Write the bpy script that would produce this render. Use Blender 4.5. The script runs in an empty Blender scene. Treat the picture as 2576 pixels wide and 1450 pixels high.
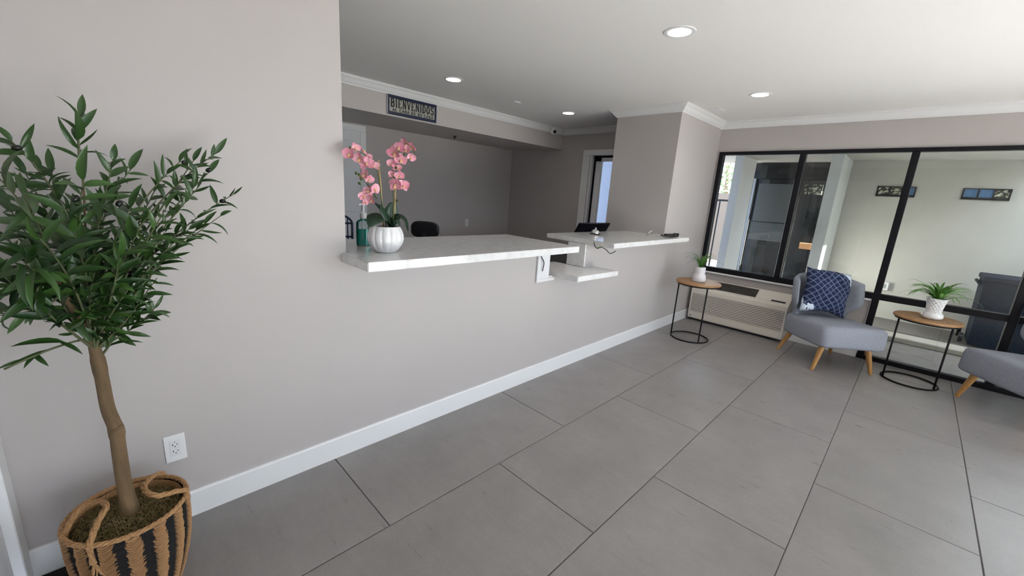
import bpy, bmesh, math, random
from mathutils import Vector, Matrix
import numpy as np
random.seed(7)
sc = bpy.context.scene
COL = sc.collection

# ------------------------------------------------------------------ camera
RM = np.array([[0.70930, -0.70192, 0.06470], [-0.11460, -0.20530, -0.97197], [0.69553, 0.68201, -0.22606]])
FPX = 1015.15
CAM = np.array([0.0, -1.945, 1.425])
cd = bpy.data.cameras.new('camera'); cam = bpy.data.objects.new('camera', cd); COL.objects.link(cam)
cd.sensor_fit = 'HORIZONTAL'; cd.sensor_width = 36.0; cd.lens = 36.0 * FPX / 2576.0
cd.clip_start = 0.02; cd.clip_end = 200
u, s_, vt = np.linalg.svd(RM); RM = u @ vt
cam.matrix_world = Matrix(((RM[0][0], -RM[1][0], -RM[2][0], CAM[0]), (RM[0][1], -RM[1][1], -RM[2][1], CAM[1]),
                           (RM[0][2], -RM[1][2], -RM[2][2], CAM[2]), (0, 0, 0, 1)))
sc.camera = cam
def pix(x, y): return RM.T @ np.array([(x - 1288) / FPX, (y - 725) / FPX, 1.0])
def at_z(x, y, z): d = pix(x, y); return Vector(CAM + d * ((z - CAM[2]) / d[2]))
def at_y(x, y, Y): d = pix(x, y); return Vector(CAM + d * ((Y - CAM[1]) / d[1]))
def at_x(x, y, X): d = pix(x, y); return Vector(CAM + d * ((X - CAM[0]) / d[0]))

# ------------------------------------------------------------------ light and exposure
sc.view_settings.view_transform = 'Standard'; sc.view_settings.look = 'None'
sc.view_settings.exposure = 1.3; sc.view_settings.gamma = 1.0; sc.view_settings.use_curve_mapping = False
world = bpy.data.worlds.new('sky'); sc.world = world; world.use_nodes = True
bg = world.node_tree.nodes['Background']; bg.inputs['Color'].default_value = (0.74, 0.82, 1.0, 1); bg.inputs['Strength'].default_value = 4.4
sd = bpy.data.lights.new('sun', 'SUN'); sd.energy = 50.0; sd.angle = 0.009; sd.color = (1.0, 0.96, 0.94)
sun = bpy.data.objects.new('sun', sd); COL.objects.link(sun)
SUN_DIR = Vector((0.0, 0.82, -0.52)).normalized()
sun.rotation_euler = SUN_DIR.to_track_quat('-Z', 'Y').to_euler(); sun.location = (2, -12, 9)

# ------------------------------------------------------------------ materials
MATS = {}
def mat(name, base=(.5, .5, .5), rough=.5, metal=0.0, spec=0.5, emit=None, estr=0.0, noise=None, bump=None, rnd=None, coat=0.0):
    """noise=(scale, colour2, contrast lo, hi [,stretch]); bump=(scale, strength, distance); rnd=second colour mixed per object"""
    m = bpy.data.materials.new(name); m.use_nodes = True; nt = m.node_tree; N = nt.nodes; L = nt.links
    b = N['Principled BSDF']; b.inputs['Base Color'].default_value = (*base, 1); b.inputs['Roughness'].default_value = rough
    b.inputs['Metallic'].default_value = metal; b.inputs['Specular IOR Level'].default_value = spec; b.inputs['Coat Weight'].default_value = coat
    if emit: b.inputs['Emission Color'].default_value = (*emit, 1); b.inputs['Emission Strength'].default_value = estr
    co = N.new('ShaderNodeTexCoord')
    src = None
    if noise:
        sc_, c2, lo, hi = noise[:4]
        mp = N.new('ShaderNodeMapping'); L.new(co.outputs['Object'], mp.inputs['Vector'])
        if len(noise) > 4: mp.inputs['Scale'].default_value = noise[4]
        nz = N.new('ShaderNodeTexNoise'); nz.inputs['Scale'].default_value = sc_; nz.inputs['Detail'].default_value = 6
        L.new(mp.outputs['Vector'], nz.inputs['Vector'])
        mr = N.new('ShaderNodeMapRange'); mr.inputs['From Min'].default_value = lo; mr.inputs['From Max'].default_value = hi
        L.new(nz.outputs['Fac'], mr.inputs['Value'])
        mx = N.new('ShaderNodeMix'); mx.data_type = 'RGBA'; mx.inputs['A'].default_value = (*base, 1); mx.inputs['B'].default_value = (*c2, 1)
        L.new(mr.outputs['Result'], mx.inputs['Factor']); src = mx.outputs['Result']
    if rnd:
        oi = N.new('ShaderNodeObjectInfo'); mx = N.new('ShaderNodeMix'); mx.data_type = 'RGBA'
        if src: L.new(src, mx.inputs['A'])
        else: mx.inputs['A'].default_value = (*base, 1)
        mx.inputs['B'].default_value = (*rnd, 1); L.new(oi.outputs['Random'], mx.inputs['Factor']); src = mx.outputs['Result']
    if src: L.new(src, b.inputs['Base Color'])
    if bump:
        nz = N.new('ShaderNodeTexNoise'); nz.inputs['Scale'].default_value = bump[0]; nz.inputs['Detail'].default_value = 4
        L.new(co.outputs['Object'], nz.inputs['Vector'])
        bp = N.new('ShaderNodeBump'); bp.inputs['Strength'].default_value = bump[1]; bp.inputs['Distance'].default_value = bump[2]
        L.new(nz.outputs['Fac'], bp.inputs['Height']); L.new(bp.outputs['Normal'], b.inputs['Normal'])
    MATS[name] = m; return m
def glass_mat(name, tint=(.9, .93, .92), refl=1.5, rough=0.0):
    m = bpy.data.materials.new(name); m.use_nodes = True; nt = m.node_tree; N = nt.nodes; L = nt.links
    N.remove(N['Principled BSDF']); out = N['Material Output']
    tr = N.new('ShaderNodeBsdfTransparent'); tr.inputs['Color'].default_value = (*tint, 1)
    gl = N.new('ShaderNodeBsdfGlossy'); gl.inputs['Roughness'].default_value = rough
    fr = N.new('ShaderNodeFresnel'); fr.inputs['IOR'].default_value = refl
    mx = N.new('ShaderNodeMixShader'); L.new(fr.outputs['Fac'], mx.inputs['Fac']); L.new(tr.outputs[0], mx.inputs[1]); L.new(gl.outputs[0], mx.inputs[2])
    L.new(mx.outputs[0], out.inputs['Surface']); MATS[name] = m; return m
mat('wall', (.505, .468, .458), .6, noise=(1.3, (.485, .448, .438), .3, .7), bump=(160, .06, .002))
mat('ceiling', (.86, .84, .84), .75, bump=(120, .05, .002))
mat('white_trim', (.80, .80, .81), .38)
mat('white_paint', (.76, .76, .78), .5)
mat('grout', (.12, .115, .11), .9)
def tile_mat():
    m = mat('tile', (.272, .255, .252), .32, bump=(60, .06, .002)); nt = m.node_tree; N = nt.nodes; L = nt.links; b = N['Principled BSDF']
    ge = N.new('ShaderNodeNewGeometry'); oi = N.new('ShaderNodeObjectInfo'); va = N.new('ShaderNodeVectorMath'); va.operation = 'MULTIPLY_ADD'
    cb = N.new('ShaderNodeCombineXYZ'); L.new(oi.outputs['Random'], cb.inputs[0]); L.new(oi.outputs['Random'], cb.inputs[1])
    va.inputs[1].default_value = (9, 7, 0); L.new(cb.outputs[0], va.inputs[0]); L.new(ge.outputs['Position'], va.inputs[2])   # every tile shows its own stretch of the pattern
    def nz(scale, stretch, rot, detail=8):
        mp = N.new('ShaderNodeMapping'); mp.inputs['Scale'].default_value = stretch; mp.inputs['Rotation'].default_value = (0, 0, rot); L.new(va.outputs[0], mp.inputs['Vector'])
        n = N.new('ShaderNodeTexNoise'); n.inputs['Scale'].default_value = scale; n.inputs['Detail'].default_value = detail; n.inputs['Roughness'].default_value = .65; L.new(mp.outputs[0], n.inputs['Vector']); return n.outputs['Fac']
    clouds = nz(2.6, (1, 1, 1), 0); streak = nz(7, (4.5, .8, 1), .15); grain = nz(90, (1, 1, 1), 0, 3)
    def rng(src, lo, hi, a, c):
        q = N.new('ShaderNodeMapRange'); q.inputs['From Min'].default_value = lo; q.inputs['From Max'].default_value = hi; q.inputs['To Min'].default_value = a; q.inputs['To Max'].default_value = c; L.new(src, q.inputs['Value']); return q.outputs['Result']
    def mul(a, c):
        q = N.new('ShaderNodeMath'); q.operation = 'MULTIPLY'; L.new(a, q.inputs[0]); L.new(c, q.inputs[1]); return q.outputs[0]
    f = mul(mul(rng(clouds, .3, .7, .86, 1.10), rng(streak, .3, .7, .95, 1.05)), rng(grain, .3, .7, .95, 1.05))
    f = mul(f, rng(oi.outputs['Random'], 0, 1, .98, 1.04))
    vm = N.new('ShaderNodeVectorMath'); vm.operation = 'SCALE'; vm.inputs[0].default_value = (.272, .255, .252); L.new(f, vm.inputs['Scale']); L.new(vm.outputs[0], b.inputs['Base Color'])
    L.new(rng(streak, .3, .7, .26, .42), b.inputs['Roughness'])
tile_mat()
mat('quartz', (.76, .755, .755), .06, spec=.5, noise=(24, (.69, .685, .68), .45, .65))
mat('black_frame', (.004, .004, .007), .45, spec=.25)
glass_mat('glass', (.92, .95, .93), 1.5)
mat('black_metal', (.006, .006, .008), .5, spec=.3)
mat('oak', (.42, .23, .10), .45, noise=(9, (.30, .155, .065), .35, .7, (1, 9, 9)))
mat('oak_pale', (.52, .30, .14), .45, noise=(9, (.40, .21, .09), .35, .7, (1, 9, 9)))
mat('beech', (.50, .27, .09), .4, noise=(12, (.40, .20, .06), .35, .7, (5, 5, .6)))
mat('grey_fabric', (.225, .240, .290), .95, noise=(220, (.35, .37, .43), .35, .65), bump=(400, .35, .003))
mat('ptac', (.74, .69, .62), .45)
mat('ptac_dark', (.10, .085, .07), .7)
mat('black_plastic', (.010, .010, .012), .4)
mat('screen', (.006, .006, .012), .2)
mat('chrome', (.75, .75, .75), .18, metal=1)
mat('ceramic', (.80, .80, .82), .16, coat=.4)
mat('matte_ceramic', (.74, .73, .76), .7, bump=(220, .25, .002))
mat('soil', (.05, .04, .02), .95, noise=(40, (.11, .10, .02), .35, .65), bump=(60, .8, .01))
mat('moss', (.10, .085, .02), .9, rnd=(.20, .14, .06), noise=(50, (.24, .15, .06), .45, .6))
mat('trunk', (.19, .118, .060), .8, noise=(14, (.11, .074, .035), .35, .7, (3, 3, .5)), bump=(60, .5, .004))
mat('twig', (.10, .115, .05), .7)
mat('olive_leaf', (.012, .042, .009), .34, rnd=(.050, .118, .022))
mat('olive_leaf_pale', (.085, .125, .055), .5, rnd=(.035, .080, .025))
mat('olive_fruit', (.010, .012, .008), .25)
mat('rope', (.50, .29, .135), .85, noise=(150, (.36, .19, .08), .35, .65), bump=(300, .5, .002))
mat('petal', (.86, .35, .46), .55, noise=(18, (.78, .25, .36), .4, .7), rnd=(.92, .50, .58))
mat('petal_centre', (.75, .50, .25), .6)
mat('bud', (.07, .10, .02), .5)
mat('orchid_leaf', (.012, .042, .018), .35)
mat('stake', (.55, .36, .16), .7)
mat('soap', (.0, .55, .46), .08, coat=.5)
mat('wall_sky_tint', (.30, .35, .47), .9, bump=(60, .5, .01))  # blue of the sky light painted into a white outside wall
glass_mat('clear_plastic', (.86, .92, .91), 1.45)
mat('navy', (.006, .011, .040), .5, noise=(30, (.010, .020, .065), .4, .7))
mat('cream', (.40, .385, .335), .7, noise=(12, (.30, .295, .28), .4, .7))
mat('ink', (.02, .02, .022), .7)
mat('lamp_glow', (1, 1, 1), .5, emit=(1, .97, .93), estr=12)
mat('grass_blade', (.050, .16, .022), .42, rnd=(.12, .30, .045))
mat('grass_stripe', (.10, .34, .05), .42, rnd=(.40, .62, .25))
mat('concrete', (.175, .155, .138), .85, noise=(6, (.135, .12, .106), .35, .7), bump=(60, .2, .004))
mat('gravel', (.07, .064, .052), .95, noise=(30, (.11, .10, .085), .35, .7), bump=(80, .6, .01))
mat('curb', (.36, .32, .27), .85, noise=(8, (.42, .385, .33), .35, .7))
mat('stucco', (.56, .54, .492), .95, noise=(2, (.51, .49, .445), .3, .7), bump=(90, .35, .006))
mat('stucco_white', (.72, .73, .715), .95, bump=(90, .4, .006))
mat('brown_wall', (.13, .105, .09), .9)
mat('dark_glass', (.010, .012, .014), .06, coat=.3)
mat('blind', (.10, .105, .10), .8)
mat('alu', (.42, .43, .42), .4, metal=.6)
mat('bin_blue', (.010, .014, .024), .9, spec=.15, noise=(30, (.016, .022, .036), .4, .6))
mat('tree_green', (.09, .14, .05), .8, rnd=(.22, .26, .13))
mat('bark', (.15, .10, .07), .9)
mat('asphalt', (.42, .41, .40), .9, noise=(20, (.36, .35, .34), .35, .7))
mat('rubber', (.010, .010, .010), .9, bump=(300, .5, .002))
mat('sky_pane', (.10, .22, .42), .1)  # blue sky showing in the glass, painted as the pane colour
mat('tree_pane', (.03, .035, .025), .15, noise=(26, (.55, .55, .42), .5, .58))  # trees and bright sky in the glass, painted as noise
mat('ptac_grille', (.030, .030, .034), .6)
mat('orange_sign', (.75, .38, .16), .6)
mat('silver', (.62, .63, .65), .3, metal=.8)

# ------------------------------------------------------------------ mesh helpers
class MB:
    def __init__(s): s.v = []; s.f = []
    def add(s, verts, faces):
        o = len(s.v); s.v += [tuple(p) for p in verts]; s.f += [tuple(i + o for i in f) for f in faces]; return s
    def box(s, x0, x1, y0, y1, z0, z1):
        v = [(x0, y0, z0), (x1, y0, z0), (x1, y1, z0), (x0, y1, z0), (x0, y0, z1), (x1, y0, z1), (x1, y1, z1), (x0, y1, z1)]
        return s.add(v, [(0, 3, 2, 1), (4, 5, 6, 7), (0, 1, 5, 4), (1, 2, 6, 5), (2, 3, 7, 6), (3, 0, 4, 7)])
    def rbox(s, x0, x1, y0, y1, z0, z1, r=.005, seg=2):
        bm = bmesh.new(); bmesh.ops.create_cube(bm, size=1)
        bmesh.ops.scale(bm, vec=(x1 - x0, y1 - y0, z1 - z0), verts=bm.verts)
        bmesh.ops.translate(bm, vec=((x0 + x1) / 2, (y0 + y1) / 2, (z0 + z1) / 2), verts=bm.verts)
        bmesh.ops.bevel(bm, geom=bm.edges[:], offset=r, segments=seg, profile=.5, affect='EDGES')
        bm.verts.ensure_lookup_table(); bm.verts.index_update()
        s.add([v.co[:] for v in bm.verts], [[v.index for v in f.verts] for f in bm.faces]); bm.free(); return s
    def prism(s, poly, z0, z1, axis='z'):
        n = len(poly); conv = {'z': lambda a, b, c: (a, b, c), 'y': lambda a, b, c: (a, c, b), 'x': lambda a, b, c: (c, a, b)}[axis]
        v = [conv(a, b, z0) for a, b in poly] + [conv(a, b, z1) for a, b in poly]
        f = [tuple(range(n - 1, -1, -1)), tuple(range(n, 2 * n))] + [(i, (i + 1) % n, n + (i + 1) % n, n + i) for i in range(n)]
        return s.add(v, f)
    def tube(s, pts, rad, n=8, caps=True, closed=False):
        pts = [Vector(p) for p in pts]; m = len(pts)
        if not hasattr(rad, '__len__'): rad = [rad] * m
        T = []
        for i in range(m):
            a = pts[(i - 1) % m] if (closed or i > 0) else pts[i]; b = pts[(i + 1) % m] if (closed or i < m - 1) else pts[i]
            t = (b - a); T.append(t.normalized() if t.length > 1e-9 else Vector((0, 0, 1)))
        nrm = T[0].orthogonal().normalized(); rings = []; v = []
        for i in range(m):
            nrm = (nrm - T[i] * nrm.dot(T[i])); nrm = nrm.normalized() if nrm.length > 1e-6 else T[i].orthogonal().normalized()
            bi = T[i].cross(nrm)
            v += [pts[i] + (nrm * math.cos(2 * math.pi * k / n) + bi * math.sin(2 * math.pi * k / n)) * rad[i] for k in range(n)]
        f = []
        for i in range(m if closed else m - 1):
            j = (i + 1) % m
            f += [(i * n + k, i * n + (k + 1) % n, j * n + (k + 1) % n, j * n + k) for k in range(n)]
        if caps and not closed: f += [tuple(range(n - 1, -1, -1)), tuple((m - 1) * n + k for k in range(n))]
        return s.add(v, f)
    def lathe(s, prof, n=32, c=(0, 0, 0), fn=None, caps=True):
        v = []; m = len(prof)
        for i, (r, z) in enumerate(prof):
            for k in range(n):
                a = 2 * math.pi * k / n; rr = fn(r, z, a) if fn else r
                v.append((c[0] + rr * math.cos(a), c[1] + rr * math.sin(a), c[2] + z))
        f = [(i * n + k, i * n + (k + 1) % n, (i + 1) * n + (k + 1) % n, (i + 1) * n + k) for i in range(m - 1) for k in range(n)]
        if caps: f += [tuple(range(n - 1, -1, -1)), tuple((m - 1) * n + k for k in range(n))]
        return s.add(v, f)
    def grid(s, fn, nu, nv, flip=False):
        v = [fn(i / nu, j / nv) for j in range(nv + 1) for i in range(nu + 1)]; w = nu + 1
        f = [(j * w + i, j * w + i + 1, (j + 1) * w + i + 1, (j + 1) * w + i) for j in range(nv) for i in range(nu)]
        if flip: f = [q[::-1] for q in f]
        return s.add(v, f)
    def mesh(s, name, m, smooth=False):
        me = bpy.data.meshes.new(name); me.from_pydata(s.v, [], s.f); me.materials.append(MATS[m]); me.validate()
        if smooth:
            me.polygons.foreach_set('use_smooth', [True] * len(me.polygons)); me.update()
            if smooth != 2: me.set_sharp_from_angle(angle=math.radians(40))
        me.update(); return me
    def build(s, name, m, parent=None, smooth=False, recalc=True):
        me = s.mesh(name, m, smooth)
        if recalc:
            bm = bmesh.new(); bm.from_mesh(me); bmesh.ops.recalc_face_normals(bm, faces=bm.faces); bm.to_mesh(me); bm.free()
        return link(name, me, parent)
def link(name, data, parent=None):
    o = bpy.data.objects.new(name, data); COL.objects.link(o)
    if parent is not None: o.parent = parent
    return o
def tag(o, label, cat, group=None):
    o['label'] = label; o['category'] = cat
    if group: o['group'] = group
    return o
def thing(name, label, cat, loc=(0, 0, 0), rz=0, group=None):
    o = link(name, None); o.location = loc; o.rotation_euler = (0, 0, rz); o.empty_display_size = .1
    return tag(o, label, cat, group)
def struct(o): o['kind'] = 'structure'; return o
def bez(p0, p1, p2, n=8):
    p0, p1, p2 = Vector(p0), Vector(p1), Vector(p2)
    return [p0 * (1 - t) ** 2 + p1 * 2 * t * (1 - t) + p2 * t * t for t in [i / n for i in range(n + 1)]]
def catmull(pts, n=6, closed=False):
    pts = [Vector(p) for p in pts]; out = []; m = len(pts); rng = range(m) if closed else range(m - 1)
    for i in rng:
        g = (lambda k: pts[k % m]) if closed else (lambda k: pts[max(0, min(m - 1, k))])
        a, b, c, d = g(i - 1), g(i), g(i + 1), g(i + 2)
        for k in range(n):
            t = k / n; out.append(.5 * ((2 * b) + (c - a) * t + (2 * a - 5 * b + 4 * c - d) * t * t + (3 * b - a - 3 * c + d) * t ** 3))
    if not closed: out.append(pts[-1])
    return out

# ------------------------------------------------------------------ room dimensions
XW = 5.42; XWEST = -0.333; YS = -4.6; ZC = 2.425; XCOL = 4.275; YCOL = 0.745; YB = 2.2; XO = 5.13; YO = 3.3; ZL = 2.165; ZB = 2.14
# ------------------------------------------------------------------ floor with its tiles
floor = struct(MB().box(XWEST, XW, YS, YO, -.10, -.0035).build('floor', 'grout'))
def tile_mesh(w, d):
    m = MB(); e = .0015; v = []
    for z, i in ((-.0035, 0), (-.0012, 0), (0, e)): v += [(i, i, z), (w - i, i, z), (w - i, d - i, z), (i, d - i, z)]
    m.add(v, [(8, 9, 10, 11)] + [(a + k, a + (k + 1) % 4, a + 4 + (k + 1) % 4, a + 4 + k) for a in (0, 4) for k in range(4)])
    return m
TW, TD, G = 1.213, .61, .0045
cache = {}
row = 0
ytop = -.597 + TD
def tile_row(y0, y1, x0):
    x = x0
    while x > XWEST: x -= TW
    while x < XW:
        a, b = max(x + G / 2, XWEST), min(x + TW - G / 2, XW)
        if b - a > .02:
            k = (round(b - a, 3), round(y1 - y0 - G, 3))
            if k not in cache: cache[k] = tile_mesh(*k).mesh('tile', 'tile')
            o = link('tile', cache[k], floor); o.location = (a, y0 + G / 2, 0)
        x += TW
JA, JB = .7196, 1.365
y = -.597
tile_row(y, y + TD, JA)                        # row against the counter
for r in range(7):
    y1 = -.597 - r * TD; y0 = max(y1 - TD, YS)
    tile_row(y0, y1, JB if r % 2 == 0 else JA)
for r in range(1, 6):
    y0 = -.597 + r * TD; tile_row(y0, min(y0 + TD, YO), JB if r % 2 else JA)

# ------------------------------------------------------------------ walls
T = .12
w = MB(); w.box(XWEST - T, .814, 0, .185, 0, ZC); w.box(.814, 2.36, 0, .185, 0, 1.05); w.box(2.36, 2.85, 0, .185, 0, .819)
w.box(2.85, XCOL, 0, .185, 0, 1.057); w.box(XCOL, XW, 0, YCOL, 0, ZC)
struct(w.build('wall_counter', 'wall'))
w = MB(); w.box(XW, XW + .10, -.03, .0, 0, 2.087); w.box(XW, XW + .10, YS, 0, 2.087, ZC + .2); w.box(XW, XW + .10, -1.735, -.03, 0, .632)
w.box(XW, XW + .10, 0, YCOL, 0, ZC + .2)
struct(w.build('wall_window', 'wall'))
w = MB(); w.box(XO, XO + .12, 1.66, YO, 0, ZC); w.box(XO, XO + .12, YCOL, 1.66, 2.056, ZC)
struct(w.build('wall_office_side', 'wall'))
struct(MB().box(XWEST - T, XO + .12, YO, YO + .12, 0, ZC).build('wall_office_back', 'wall'))
w = MB(); w.box(XWEST - T, XWEST, YS, -1.02, 0, ZC); w.box(XWEST - T, XWEST, -1.02, -.09, 2.06, ZC); w.box(XWEST - T, XWEST, -.09, YO, 0, ZC)
struct(w.build('wall_west', 'wall'))
# storefront wall on the street side (behind the picture's right edge)
w = MB(); w.box(XWEST - T, XW + .1, YS - .12, YS, 2.15, ZC + .2); w.box(XWEST - T, -.1, YS - .12, YS, 0, 2.15); w.box(5.1, XW + .1, YS - .12, YS, 0, 2.15)
struct(w.build('wall_street', 'wall'))
struct(MB().box(XWEST - T, XW, YS, YB, ZC, ZC + .1).build('ceiling', 'ceiling'))
w = MB(); w.box(XWEST, XO, YB, YB + .30, ZB, ZC); w.box(XWEST, XO, YB + .30, YO, ZL, ZC)
struct(w.build('ceiling_office', 'wall'))

# crown moulding swept along the wall tops
def sweep(path, prof):
    pts = [Vector(p) for p in path]; m = MB(); n = len(pts); v = []; np_ = len(prof)
    for i in range(n):
        d0 = (pts[i] - pts[i - 1]).normalized() if i > 0 else (pts[1] - pts[0]).normalized()
        d1 = (pts[i + 1] - pts[i]).normalized() if i < n - 1 else d0
        n0 = Vector((d0.y, -d0.x)); n1 = Vector((d1.y, -d1.x)); b = (n0 + n1); b = b / (b.dot(n0))
        for o, z in prof: v.append((pts[i].x + b.x * o, pts[i].y + b.y * o, z))
    f = [(i * np_ + k, i * np_ + (k + 1) % np_, (i + 1) * np_ + (k + 1) % np_, (i + 1) * np_ + k) for i in range(n - 1) for k in range(np_)]
    f += [tuple(range(np_)), tuple((n - 1) * np_ + k for k in range(np_))[::-1]]
    return m.add(v, f)
crown = [(-.002, ZC), (-.002, 2.349), (.010, 2.349), (.012, 2.357), (.018, 2.361), (.030, 2.372), (.048, 2.396), (.056, 2.404), (.066, 2.408), (.068, 2.416), (.076, 2.418), (.076, ZC)]
struct(sweep([(XWEST, YB), (XO, YB), (XO, YCOL), (XCOL, YCOL), (XCOL, 0), (XW, 0), (XW, YS)], crown).build('trim_1', 'white_trim'))
bb = [(-.001, 0), (.014, 0), (.014, .108), (.009, .117), (-.001, .117)]
struct(sweep([(XWEST, 0), (XW, 0)], bb).build('baseboard_counter', 'white_trim'))
struct(sweep([(XW, -.001), (XW, -1.735)], bb).build('baseboard_window', 'white_trim'))
struct(sweep([(XWEST, YO), (2.14, YO)], bb).build('baseboard_office', 'white_trim'))
struct(sweep([(2.50, YO), (XO, YO), (XO, 1.785)], bb).build('baseboard_office_side', 'white_trim'))

# ------------------------------------------------------------------ window wall: black frame, panes
win = struct(link('window_1', None)); win.location = (XW, 0, 0)
def bar(name, y0, y1, z0, z1, x0=-.022, x1=.06):
    MB().rbox(x0, x1, y0, y1, z0, z1, .003, 1).build(name, 'black_frame', win)
MUL = [(-.915, -.862), (-1.795, -1.740), (-2.685, -2.628), (-3.57, -3.515), (-4.46, -4.405)]
bar('frame_rail', YS, -.03, 2.052, 2.087); bar('frame_rail', YS, -.03, .632, .690)
bar('frame_rail', YS, -1.735, 0, .045); bar('frame_rail', -.078, -.03, .690, 2.052)
for a, b in MUL: bar('mullion', a, b, .690 if a > -1 else .045, 2.052, -.028)
edges = [-.078] + [e for m_ in MUL for e in (m_[1], m_[0])] + [YS]
for i in range(0, len(edges) - 1, 2):
    y1, y0 = edges[i], edges[i + 1]
    if y1 - y0 < .05: continue
    MB().box(.016, .022, y0, y1, .690, 2.052).build('pane', 'glass', win)
    if i >= 4: MB().box(.016, .022, y0, y1, .045, .632).build('pane', 'glass', win)
MB().rbox(-.035, 0, -1.735, -.03, .612, .631, .003, 1).build('sill', 'white_trim', win)

# street storefront frame (out of the picture; lets the daylight in)
st = struct(link('window_2', None)); st.location = (0, YS - .06, 0)
for x in (-.1, 1.18, 2.46, 3.74, 5.04): MB().box(x, x + .06, -.04, .04, 0, 2.15).build('mullion', 'black_frame', st)
for z in (0, 2.09): MB().box(-.1, 5.1, -.04, .04, z, z + .06).build('frame_rail', 'black_frame', st)
for x in (-.04, 1.24, 2.52, 3.80): MB().box(x, x + 1.22, -.003, .003, .06, 2.09).build('pane', 'glass', st)

# ------------------------------------------------------------------ doors
d1 = struct(link('door_1', None)); d1.location = (XWEST, 0, 0)
MB().rbox(-.02, .014, -.096, -.003, 0, 2.059, .003, 1).build('casing', 'white_trim', d1)
MB().rbox(-.02, .014, -1.11, -1.014, 0, 2.059, .003, 1).build('casing', 'white_trim', d1)
MB().rbox(-.02, .014, -1.11, -.003, 2.06, 2.15, .003, 1).build('casing', 'white_trim', d1)
lf = MB().box(-.055, -.012, -1.0145, -.0955, .004, 2.058).build('leaf', 'white_paint', d1)
for z0, z1 in ((.12, .50), (.62, 1.12), (1.24, 1.95)):
    for y0, y1 in ((-.50, -.20), (-.91, -.61)): MB().rbox(-.014, -.005, y0, y1, z0, z1, .006, 2).build('door_panel', 'white_paint', lf)
MB().lathe([(.0, 0), (.012, 0), (.012, .03), (.027, .035), (.030, .05), (.022, .062), (0, .064)], 16).build('knob', 'silver', lf, True)
k = lf.children[-1]; k.rotation_euler = (0, math.radians(90), 0); k.location = (-.012, -.96, .98)

d2 = struct(link('door_2', None)); d2.location = (2.14, YO, 0)
MB().rbox(.272, .348, -.018, .0, 0, 2.065, .003, 1).build('casing', 'white_trim', d2)
MB().rbox(-.64, -.564, -.018, .0, 0, 2.065, .003, 1).build('casing', 'white_trim', d2)
MB().rbox(-.64, .348, -.018, .0, 2.066, 2.146, .003, 1).build('casing', 'white_trim', d2)
lf = MB().box(-.564, .272, -.006, .0, .0, 2.066).build('leaf', 'white_paint', d2)
for z0, z1 in ((.15, .95), (1.07, 1.95)):
    for x0, x1 in ((-.48, -.19), (-.10, .20)): MB().rbox(x0, x1, -.012, -.005, z0, z1, .004, 1).build('door_panel', 'white_paint', lf)

d3 = struct(link('door_3', None)); d3.location = (XO, 0, 0)
MB().rbox(-.016, .0, 1.665, 1.785, 0, 2.049, .003, 1).build('casing', 'white_trim', d3)
MB().rbox(-.016, .0, YCOL, 1.785, 2.05, 2.126, .003, 1).build('casing', 'white_trim', d3)
MB().box(0, .12, 1.625, 1.662, 0, 2.05).build('jamb', 'white_paint', d3)
fr = MB(); fr.box(.05, .09, 1.595, 1.625, 0, 2.05); fr.box(.05, .09, YCOL, 1.625, 2.02, 2.05)
fr.build('frame', 'black_frame', d3)
fr = MB(); fr.box(.055, .10, 1.50, 1.592, .02, 2.02); fr.box(.055, .10, .80, 1.592, .02, .12); fr.box(.055, .10, .80, .88, .02, 2.02); fr.box(.055, .10, .80, 1.592, 1.97, 2.02)
fr.build('leaf', 'white_paint', d3)
MB().box(.074, .080, .88, 1.50, .12, 1.97).build('pane', 'glass', d3)

# ------------------------------------------------------------------ stone counters
def slab(name, label, poly, z0, z1):
    m = MB(); e = .003; n = len(poly); c = Vector((sum(p[0] for p in poly) / n, sum(p[1] for p in poly) / n))
    o = m.prism(poly, z0, z1).build(name, 'quartz'); tag(o, label, 'counter')
    bm = bmesh.new(); bm.from_mesh(o.data); bmesh.ops.bevel(bm, geom=bm.edges[:], offset=e, segments=2, affect='EDGES'); bm.to_mesh(o.data); bm.free(); return o
slab('counter_slab', 'long pale quartz reception counter carrying the orchid', [(.79, -.285), (2.375, -.262), (2.385, .50), (.815, .50), (.815, .0), (.79, .0)], 1.051, 1.094)
slab('counter_slab', 'shorter pale quartz counter against the column, with bell and stapler', [(2.815, -.275), (4.375, -.235), (4.375, -.001), (4.274, -.001), (4.274, .46), (2.865, .46)], 1.058, 1.098)
slab('counter_shelf', 'low pale quartz ledge in the gap between the two counters', [(2.432, -.235), (2.985, -.245), (2.985, -.001), (2.828, -.001), (2.828, .32), (2.432, .32)], .820, .860)
tag(MB().rbox(2.829, 2.849, .0, .185, .861, 1.057, .002, 1).build('stone_panel', 'quartz'), 'upright quartz panel standing on the low ledge under the counter corner', 'panel')
p = MB(); p.rbox(2.225, 2.43, -.016, -.0005, .794, .818, .002, 1); p.rbox(2.225, 2.36, -.016, -.0005, .8185, 1.050, .002, 1)
tag(p.build('support_plate', 'white_paint'), 'white painted plate on the wall carrying the low ledge', 'plate')
MB().box(2.361, 2.425, 0, .185, .8195, .8275).build('ledge_cap', 'white_paint', None)
tag(bpy.data.objects['ledge_cap'], 'white cap strip on the half wall beside the low ledge', 'strip')
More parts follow.
